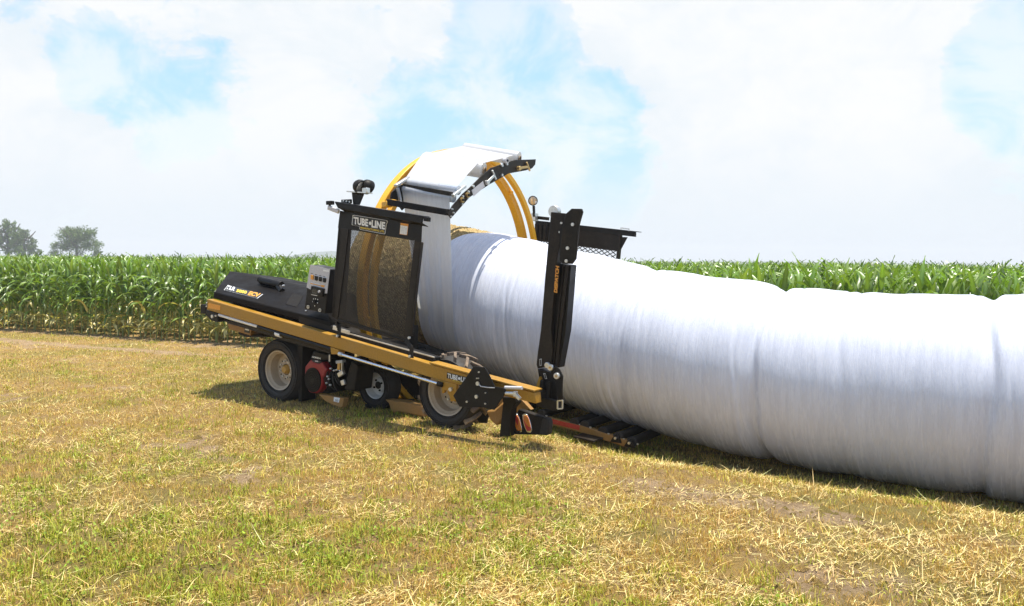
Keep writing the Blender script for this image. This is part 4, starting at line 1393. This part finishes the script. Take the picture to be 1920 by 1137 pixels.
def blades(name, x, y, h, w, lean, az, curl, col, mat, base=None, face=None):
    """one mesh of bent blades: 5 points each, colour kept per blade"""
    n = len(x)
    z = gz(x, y) - .006 + (0 if base is None else base)
    dx, dy = np.cos(az), np.sin(az)
    fa = az + np.pi / 2 if face is None else face
    sx, sy = np.cos(fa) * w / 2, np.sin(fa) * w / 2
    a1 = lean; a2 = lean + curl
    mx = x + dx * h * .5 * np.sin(a1); my = y + dy * h * .5 * np.sin(a1); mz = z + h * .5 * np.cos(a1)
    tx = mx + dx * h * .5 * np.sin(a2); ty = my + dy * h * .5 * np.sin(a2); tz = mz + h * .5 * np.cos(a2)
    V = np.empty((n, 5, 3), np.float32)
    V[:, 0] = np.stack([x - sx, y - sy, z], -1); V[:, 1] = np.stack([x + sx, y + sy, z], -1)
    V[:, 2] = np.stack([mx - sx * .85, my - sy * .85, mz], -1); V[:, 3] = np.stack([mx + sx * .85, my + sy * .85, mz], -1)
    V[:, 4] = np.stack([tx, ty, tz], -1)
    me = bpy.data.meshes.new(name)
    me.vertices.add(n * 5)
    me.vertices.foreach_set('co', V.ravel())
    k = np.arange(n)[:, None] * 5
    loops = np.concatenate([k + 0, k + 1, k + 3, k + 2, k + 2, k + 3, k + 4], 1).astype(np.int32)
    me.loops.add(n * 7)
    me.loops.foreach_set('vertex_index', loops.ravel())
    me.polygons.add(n * 2)
    st = (np.arange(n)[:, None] * 7 + np.array([0, 4])).astype(np.int32)
    me.polygons.foreach_set('loop_start', st.ravel())
    at = me.attributes.new('Col', 'FLOAT_COLOR', 'POINT')
    C = np.ones((n, 5, 4), np.float32); C[:, :, :3] = col[:, None, :]
    at.data.foreach_set('color', C.ravel())
    me.update(calc_edges=True)
    me.materials.append(MATS[mat])
    return link(name, me)


def scatter(n, r0=3.1, r1=22.0, half=0.80, p=1.6):
    """points of the mown field in front of the corn, denser near by"""
    q = rng.random(n)
    e = 2 - p
    r = (r0**e + q * (r1**e - r0**e)) ** (1 / e)
    a = (rng.random(n) * 2 - 1) * half
    x, y = r * np.sin(a), r * np.cos(a)
    k = beyond_edge(x, y) < -.15 + .5 * rng.random(n)
    return x[k], y[k]


def bare(x, y):
    """worn soil: scattered patches, the track by the corn, the scuffed strip by the tube"""
    b = np.clip((fbm(x, y, .95, 41) - .62) * 6, 0, 1) * np.clip(1.1 - 1.2 * np.clip((fbm(x, y, 5., 141, 2) - .5) * 5, 0, 1), 0, 1)
    t = beyond_edge(x, y)
    b = np.maximum(b, np.exp(-((t + 1.65 + .5 * (fbm(x, y, .5, 8) - .5)) / .26)**2) * np.clip((-4 - x) / 1.5, 0, 1) * np.clip(1.9 * fbm(x, y, 1.1, 19), 0, 1))
    b = np.maximum(b, np.exp(-((t + .1) / .35)**2))
    u = (x - BASE.x) * UD.x + (y - BASE.y) * UD.y; v = (x - BASE.x) * ND.x + (y - BASE.y) * ND.y
    b = np.maximum(b, np.clip(1.5 * np.exp(-((v + .66) / .27)**2) * np.exp(-((u + 3.2) / 1.2)**2) + 1.6 * (fbm(x, y, 2.2, 77) - .55), 0, 1) * (np.abs(v + .66) < .8) * (np.abs(u + 3.2) < 2.4))
    b = np.maximum(b, np.clip(np.exp(-((v + 1.9) / .5)**2) * np.exp(-((u + 4.4) / 1.0)**2) * .8 + (fbm(x, y, 1.6, 71) - .6), 0, 1))
    return b


gx = spread(-13, 9, .075, 1700); gy = spread(2.0, 19, .075, 1700)
X, Y = np.meshgrid(gx, gy, indexing='ij')
Zg = gz(X, Y)
P = np.stack([X, Y, Zg], -1)
gm = grid_mesh('ground', P, np.stack([X, Y], -1), 'field_soil')
at = gm.attributes.new('Bare', 'FLOAT', 'POINT')
at.data.foreach_set('value', bare(X, Y).astype(np.float32).ravel())
tag(link('ground', gm), kind='structure')


def green(x, y):
    g = fbm(x, y, .8, 23) * .55 + fbm(x, y, 3.4, 57, 3) * .45
    near = np.clip((6.2 - np.hypot(x + 1.8, y)) / 2.5, 0, 1) * .12 - .05 * np.clip((x - .3) / 1.2, 0, 1)
    return np.clip((g + near - .44) * 3.6, 0, .85)


def jitter(base, n, s=.18):
    c = np.array(base)[None] * (1 + rng.normal(0, s, (n, 1))) * (1 + rng.normal(0, .05, (n, 3)))
    return np.clip(c, .005, 1).astype(np.float32)


# standing stubble
x, y = scatter(620000)
keep = rng.random(len(x)) < np.clip(1.0 - .93 * bare(x, y) - .35 * green(x, y), .03, 1) * (.10 + .90 * np.clip((fbm(x, y, 6.0, 90, 3) - .44) * 9, 0, 1))
x, y = x[keep], y[keep]; n = len(x); d = np.hypot(x, y)
mixc = rng.random((n, 1))
col = jitter((.82, .55, .17), n, .26) * (1 - mixc * .35) + mixc * .35 * np.array((.56, .36, .11))
dead = rng.random(n) < .15
col[dead] = jitter((.30, .20, .085), dead.sum())
gs = blades('stubble', x, y, rng.uniform(.02, .065, n), rng.uniform(.0022, .0042, n) * (1 + d * .05), np.abs(rng.normal(0, .42, n)), rng.random(n) * 6.283,
            rng.normal(.1, .3, n), col.astype(np.float32), 'grass_blade', face=rng.random(n) * 6.283)
tag(gs, kind='stuff')
# green regrowth
x, y = scatter(1000000)
g_ = green(x, y)
keep = rng.random(len(x)) < np.clip(.08 + .66 * g_, 0, 1) * np.clip(1.0 - .95 * bare(x, y), .02, 1) * (.12 + .88 * np.clip((fbm(x, y, 7.0, 210, 3) - .42) * 9, 0, 1))
x, y = x[keep], y[keep]; n = len(x); d = np.hypot(x, y)
t = np.clip(green(x, y) + rng.normal(0, .3, n), 0, 1)[:, None]
col = (jitter((.52, .43, .075), n) * (1 - t) + jitter((.28, .32, .028), n, .28) * t).astype(np.float32)
gr_ = blades('green_grass', x, y, rng.gamma(4, .0098, n) + .012, rng.uniform(.003, .006, n) * (1 + d * .05), np.abs(rng.normal(.25, .4, n)), rng.random(n) * 6.283,
             rng.normal(.5, .45, n), col, 'grass_blade')
tag(gr_, kind='stuff')
# broad leaves of clover and weeds, lying nearly flat
x, y = scatter(90000, r1=15)
keep = rng.random(len(x)) < np.clip(green(x, y) - .45, 0, 1) * 1.5 * np.clip(1 - bare(x, y), 0, 1) * np.clip(.3 + 1.2 * (fbm(x, y, 1.7, 130, 3) - .35), 0, 1)
x, y = x[keep], y[keep]; n = len(x)
cl = blades('clover', x, y, rng.uniform(.014, .032, n), rng.uniform(.010, .020, n), rng.uniform(.6, 1.5, n), rng.random(n) * 6.283, rng.normal(.1, .3, n),
            jitter((.20, .27, .02), n, .3), 'grass_blade', base=rng.uniform(.008, .05, n))
tag(cl, kind='stuff')
# loose straw lying about
x, y = scatter(190000)
keep = rng.random(len(x)) < np.clip(.10 + 1.3 * (fbm(x, y, 2.2, 61) - .38) * 2.6 - .35 * green(x, y), .04, 1) * np.clip(1 - .55 * bare(x, y), 0, 1)
x, y = x[keep], y[keep]; n = len(x); d = np.hypot(x, y)
ln = rng.gamma(1.7, .026, n) + .012
ls = blades('loose_straw', x, y, ln, rng.uniform(.002, .0048, n) * (1 + d * .05), rng.normal(1.40, .22, n), rng.normal(.6, .9, n) + np.pi * (rng.random(n) < .5), rng.normal(.05, .2, n),
            np.clip(jitter((.74, .55, .23), n, .30), 0, .85), 'grass_blade', base=rng.uniform(.004, .035, n))
tag(ls, kind='stuff')
# crumbs of soil
cb_ = MB()
x, y = scatter(14000, r1=11, p=1.8)
keep = rng.random(len(x)) < np.clip(bare(x, y) * .9, .02, 1)
x, y = x[keep], y[keep]; z = gz(x, y)
for i in range(len(x)):
    r = float(rng.gamma(2, .008)) + .004
    vs = [(x[i] + r * a * rng.uniform(.6, 1.2), y[i] + r * b * rng.uniform(.6, 1.2), z[i] + r * c * rng.uniform(.5, .9)) for (a, b, c) in ((1, 0, 0), (0, 1, 0), (-1, 0, 0), (0, -1, 0), (0, 0, 1), (0, 0, -1))]
    cb_.add(vs, [(0, 1, 4), (1, 2, 4), (2, 3, 4), (3, 0, 4), (1, 0, 5), (2, 1, 5), (3, 2, 5), (0, 3, 5)])
tag(cb_.build('soil_crumbs', 'field_soil', recalc=False), kind='stuff')


# ------------------------------------------------------------------ maize
def corn_variant(seed, fine=True):
    """leaf vertices / faces / colours and stalk of one maize plant about 1.75 m tall, standing at the origin"""
    r = np.random.default_rng(seed)
    H = r.uniform(1.32, 1.5)
    V, F, C = [], [], []
    nl = int(r.integers(12, 15))
    plane_az = r.uniform(0, 6.28)
    seg = 8 if fine else 5
    for k in range(nl):
        f = k / (nl - 1)
        hz_ = .12 + (H - .10) * f ** .95
        az = plane_az + math.pi * (k % 2) + r.normal(0, .45)
        Lf = (.42 + .48 * math.sin(math.pi * min(1, .18 + .80 * f))) * r.uniform(.85, 1.15)
        W = (.048 + .040 * math.sin(math.pi * min(1, .25 + .6 * f))) * r.uniform(.85, 1.15)
        el0 = math.radians(r.uniform(58, 76) if f < .82 else r.uniform(72, 87))
        drop = math.radians(r.uniform(105, 165) if f < .82 else r.uniform(25, 80))
        if f < .25: el0 = math.radians(r.uniform(20, 55)); drop = math.radians(r.uniform(80, 130)); Lf *= .75
        twist = r.normal(0, .5)
        p = np.array([0, 0, hz_]); base_i = len(V)
        side_ = np.array([-math.sin(az), math.cos(az), 0])
        dry = f < .16 or (f < .34 and r.random() < .3)
        c0 = np.array((.100, .172, .022)) * r.uniform(.5, 1.4)
        if r.random() < .25: c0 = np.array((.16, .23, .045))
        if dry: c0 = np.array((.50, .42, .17)) * r.uniform(.6, 1.2)
        for s in range(seg + 1):
            t = s / seg
            el = el0 - drop * t ** 1.5
            dirv = np.array([math.cos(az) * math.cos(el), math.sin(az) * math.cos(el), math.sin(el)])
            if s: p = p + dirv * Lf / seg
            w = W * min(1, .35 + t * 3.5) * max(.02, (1 - t ** 2.2)) * .5
            nrm = np.cross(dirv, side_)
            tw = twist * t
            sd = side_ * math.cos(tw) + nrm * math.sin(tw)
            wave = .012 * math.sin(t * 17 + k)
            V += [p - sd * w - nrm * (w * .35) * -1 + nrm * wave, p, p + sd * w + nrm * (w * .35) - nrm * wave]
            cc = c0 * (1 + .25 * t)
            C += [cc, cc * 1.35 + .015, cc]
            if s:
                b = base_i + 3 * (s - 1)
                F += [(b, b + 1, b + 4, b + 3), (b + 1, b + 2, b + 5, b + 4)]
    SV, SF = [], []
    ns = 6
    for (z, rad) in ((0, .014), (.5, .013), (1.0, .010), (H, .005)):
        for i in range(ns):
            q = 6.283 * i / ns
            SV.append((rad * math.cos(q), rad * math.sin(q), z))
    for j in range(3):
        for i in range(ns):
            SF.append((j * ns + i, j * ns + (i + 1) % ns, (j + 1) * ns + (i + 1) % ns, (j + 1) * ns + i))
    return np.array(V), np.array(F), np.array(C), SV, SF


paint('corn_stalk', (.24, .29, .09), .5, amt=.4, dust=(.40, .32, .13), scale=5)
NV = 10
variants = []
for k in range(NV):
    V, F, C, SV, SF = corn_variant(100 + k)
    me = bpy.data.meshes.new('leaves')
    me.from_pydata(V.tolist(), [], F.tolist())
    at = me.attributes.new('Col', 'FLOAT_COLOR', 'POINT')
    at.data.foreach_set('color', np.concatenate([C, np.ones((len(C), 1))], 1).astype(np.float32).ravel())
    me.materials.append(MATS['corn_leaf'])
    me.shade_smooth()
    sm = bpy.data.meshes.new('stalk')
    sm.from_pydata(SV, [], SF)
    sm.materials.append(MATS['corn_stalk'])
    sm.shade_smooth()
    variants.append((me, sm))
coarse = [corn_variant(300 + k, False) for k in range(8)]


def pix(p):
    d = Vector(p) - CAMP
    zz = d.dot(fw)
    return 960 + FPX * d.dot(rt) / zz, 568.5 - FPX * d.dot(upv) / zz


cand = []
for row in range(26):
    nrow = int(52 / .165)
    for i in range(nrow):
        t = -12 + i * .165 + rng.normal(0, .02)
        o = row * .76 + rng.normal(0, .035) + .1
        x, y = EDGE0 + EDGED * t + EDGEN * o
        if y < 6 or x > 16: continue
        if row > 8 and rng.random() < .25: continue
        z = float(ground_z(np.array(x), np.array(y)))
        top = 1.63 + rng.normal(0, .05) - .07 * float(np.clip(x / 4, 0, 1))
        sx, sy = pix((x, y, top))
        seen = (-15 < sx < 1935) and not (645 < sx < 1165)
        cand.append((row, x, y, z, top - z, sx, seen))
front = [c for c in cand if c[6] and ((c[5] < 650 and c[0] < 3) or (c[5] > 1150 and c[0] < 5))]
front.sort(key=lambda c: (c[0] * (1.0 if c[5] < 650 else .62)))
front = front[:300]
fset = set(id(c) for c in front)
for c in front:
    me, sm = variants[int(rng.integers(NV))]
    r_ = empty('corn_plant', (c[1], c[2], c[3]), rng.random() * 6.283)
    sc = c[4] / 1.72
    r_.scale = (sc, sc, sc)
    tag(r_, 'green maize plant with arching leaves in the front rows of the cornfield', 'maize plant', 'maize plants in the front rows of the cornfield')
    link('leaves', me, r_)
    link('stalk', sm, r_)
# the rest of the field as one mass
VV, FF, CC = [], [], []
off = 0
for c in cand:
    if id(c) in fset: continue
    if c[0] > 3 and not (-400 < c[5] < 2400): continue
    V, F, C, SV, SF = coarse[int(rng.integers(8))]
    q = rng.random() * 6.283
    sc = c[4] / 1.72
    Rm = np.array([[math.cos(q), -math.sin(q), 0], [math.sin(q), math.cos(q), 0], [0, 0, 1]]) * sc
    VV.append(V @ Rm.T + np.array([c[1], c[2], c[3]])); FF.append(F + off); CC.append(C * rng.uniform(.8, 1.2)); off += len(V)
# far rows: sparser, only their tops can be seen
for k in range(2600):
    t = rng.uniform(-90, 70); o = 20 + 90 * rng.random() ** 1.5
    x, y = EDGE0 + EDGED * t + EDGEN * o
    V, F, C, SV, SF = coarse[int(rng.integers(8))]
    q = rng.random() * 6.283
    Rm = np.array([[math.cos(q), -math.sin(q), 0], [math.sin(q), math.cos(q), 0], [0, 0, 1]]) * np.array([[1.5], [1.5], [1]])
    VV.append((V @ Rm.T) * rng.uniform(.95, 1.04) + np.array([x, y, float(ground_z(np.array(x), np.array(y)))])); FF.append(F + off); CC.append(C); off += len(V)
VV = np.concatenate(VV).astype(np.float32); FF = np.concatenate(FF).astype(np.int32); CC = np.concatenate(CC)
me = bpy.data.meshes.new('cornfield')
me.vertices.add(len(VV)); me.vertices.foreach_set('co', VV.ravel())
me.loops.add(FF.size); me.loops.foreach_set('vertex_index', FF.ravel())
me.polygons.add(len(FF)); me.polygons.foreach_set('loop_start', np.arange(0, FF.size, 4, dtype=np.int32))
at = me.attributes.new('Col', 'FLOAT_COLOR', 'POINT')
at.data.foreach_set('color', np.concatenate([CC, np.ones((len(CC), 1))], 1).astype(np.float32).ravel())
me.update(calc_edges=True)
me.materials.append(MATS['corn_leaf_mass'])
me.shade_smooth()
tag(link('cornfield', me), kind='stuff')


# ------------------------------------------------------------------ trees beyond the field
def tree(px, ptop, dist, wpx, label, seed, lobes):
    r = np.random.default_rng(seed)
    d = ray(px, 481)
    x, y = d.x * dist, d.y * dist
    Ht = (484 - ptop) / FPX * dist + 2.0
    W = wpx / FPX * dist
    root = empty('tree', (x, y, 0))
    tag(root, label, 'tree', 'trees beyond the cornfield')
    tm = MB()
    tm.lathe((0, 0, 0), (0, 0, 1), [(.5, -.2), (.42, 1), (.34, Ht * .4), (.12, Ht * .85)], 10)
    for k in range(14):
        a = r.uniform(0, 6.28); z0 = Ht * r.uniform(.2, .6)
        e = Vector((math.cos(a) * W * .4 * r.uniform(.5, 1), math.sin(a) * W * .4, z0 + Ht * r.uniform(.15, .35)))
        tm.pipe([Vector((0, 0, z0)), Vector((e.x * .5, e.y * .5, z0 + (e.z - z0) * .35)), e], .11, 6)
    tm.build('trunk', 'bark', root)
    V, F, C = [], [], []
    for (lx, lz, lr, cnt) in lobes:
        for c in range(cnt):
            # leaf clump inside the lobe, mostly near its skin
            q = r.normal(0, 1, 3); q /= np.linalg.norm(q)
            rad = lr * r.random() ** .4 * r.uniform(.75, 1.15)
            cc = np.array((lx * W, 0, lz * Ht)) + q * rad * np.array((W, W, Ht * .9))
            tone = r.uniform(.6, 1.35)
            for k in range(26):
                p = cc + r.normal(0, .028, 3) * W
                a = r.normal(0, 1, 3); a /= np.linalg.norm(a)
                b = np.cross(a, r.normal(0, 1, 3)); b /= np.linalg.norm(b)
                s_ = r.uniform(.16, .30)
                i = len(V)
                V += [p - a * s_, p - b * s_ * .6, p + a * s_, p + b * s_ * .6]
                F.append((i, i + 1, i + 2, i + 3))
                C += [np.array((.14, .20, .055)) * tone] * 4
    me = bpy.data.meshes.new('crown')
    me.from_pydata([tuple(v) for v in V], [], F)
    at = me.attributes.new('Col', 'FLOAT_COLOR', 'POINT')
    at.data.foreach_set('color', np.concatenate([np.array(C), np.ones((len(C), 1))], 1).astype(np.float32).ravel())
    me.materials.append(MATS['tree_leaf'])
    link('crown', me, root)


tree(144, 424, 240, 98, 'round spreading tree standing alone on the horizon beyond the cornfield', 5,
     [(-.16, .72, .20, 62), (.18, .72, .21, 66), (0, .62, .26, 60), (-.30, .42, .16, 36), (.30, .45, .17, 40), (0, .38, .25, 40), (-.42, .22, .10, 16), (.40, .2, .10, 18)])
tree(16, 417, 235, 62, 'tall uneven tree at the far left edge beyond the cornfield', 6,
     [(.0, .82, .20, 40), (-.25, .60, .25, 50), (.22, .58, .24, 50), (0, .40, .32, 50), (.35, .25, .16, 20)])
tree(45, 428, 245, 56, 'smaller bushy tree between the tall edge tree and the lone round tree', 9,
     [(-.05, .78, .20, 40), (-.2, .50, .28, 50), (.20, .45, .25, 40), (.42, .25, .13, 20), (0, .3, .3, 30)])

# ------------------------------------------------------------------ summer haze
hb_ = MB().box((0, 0, 20), 4400, 4400, 46)
m_, T_ = new_mat('haze')
pv = T_.n('ShaderNodeVolumePrincipled', {'Color': (.97, .985, 1.0, 1), 'Density': 0.0007, 'Anisotropy': 0.0})
T_.t.links.new(pv.outputs[0], T_.n('ShaderNodeOutputMaterial').inputs['Volume'])
MATS['haze'] = m_
tag(hb_.build('haze', 'haze', smooth=False), kind='stuff')
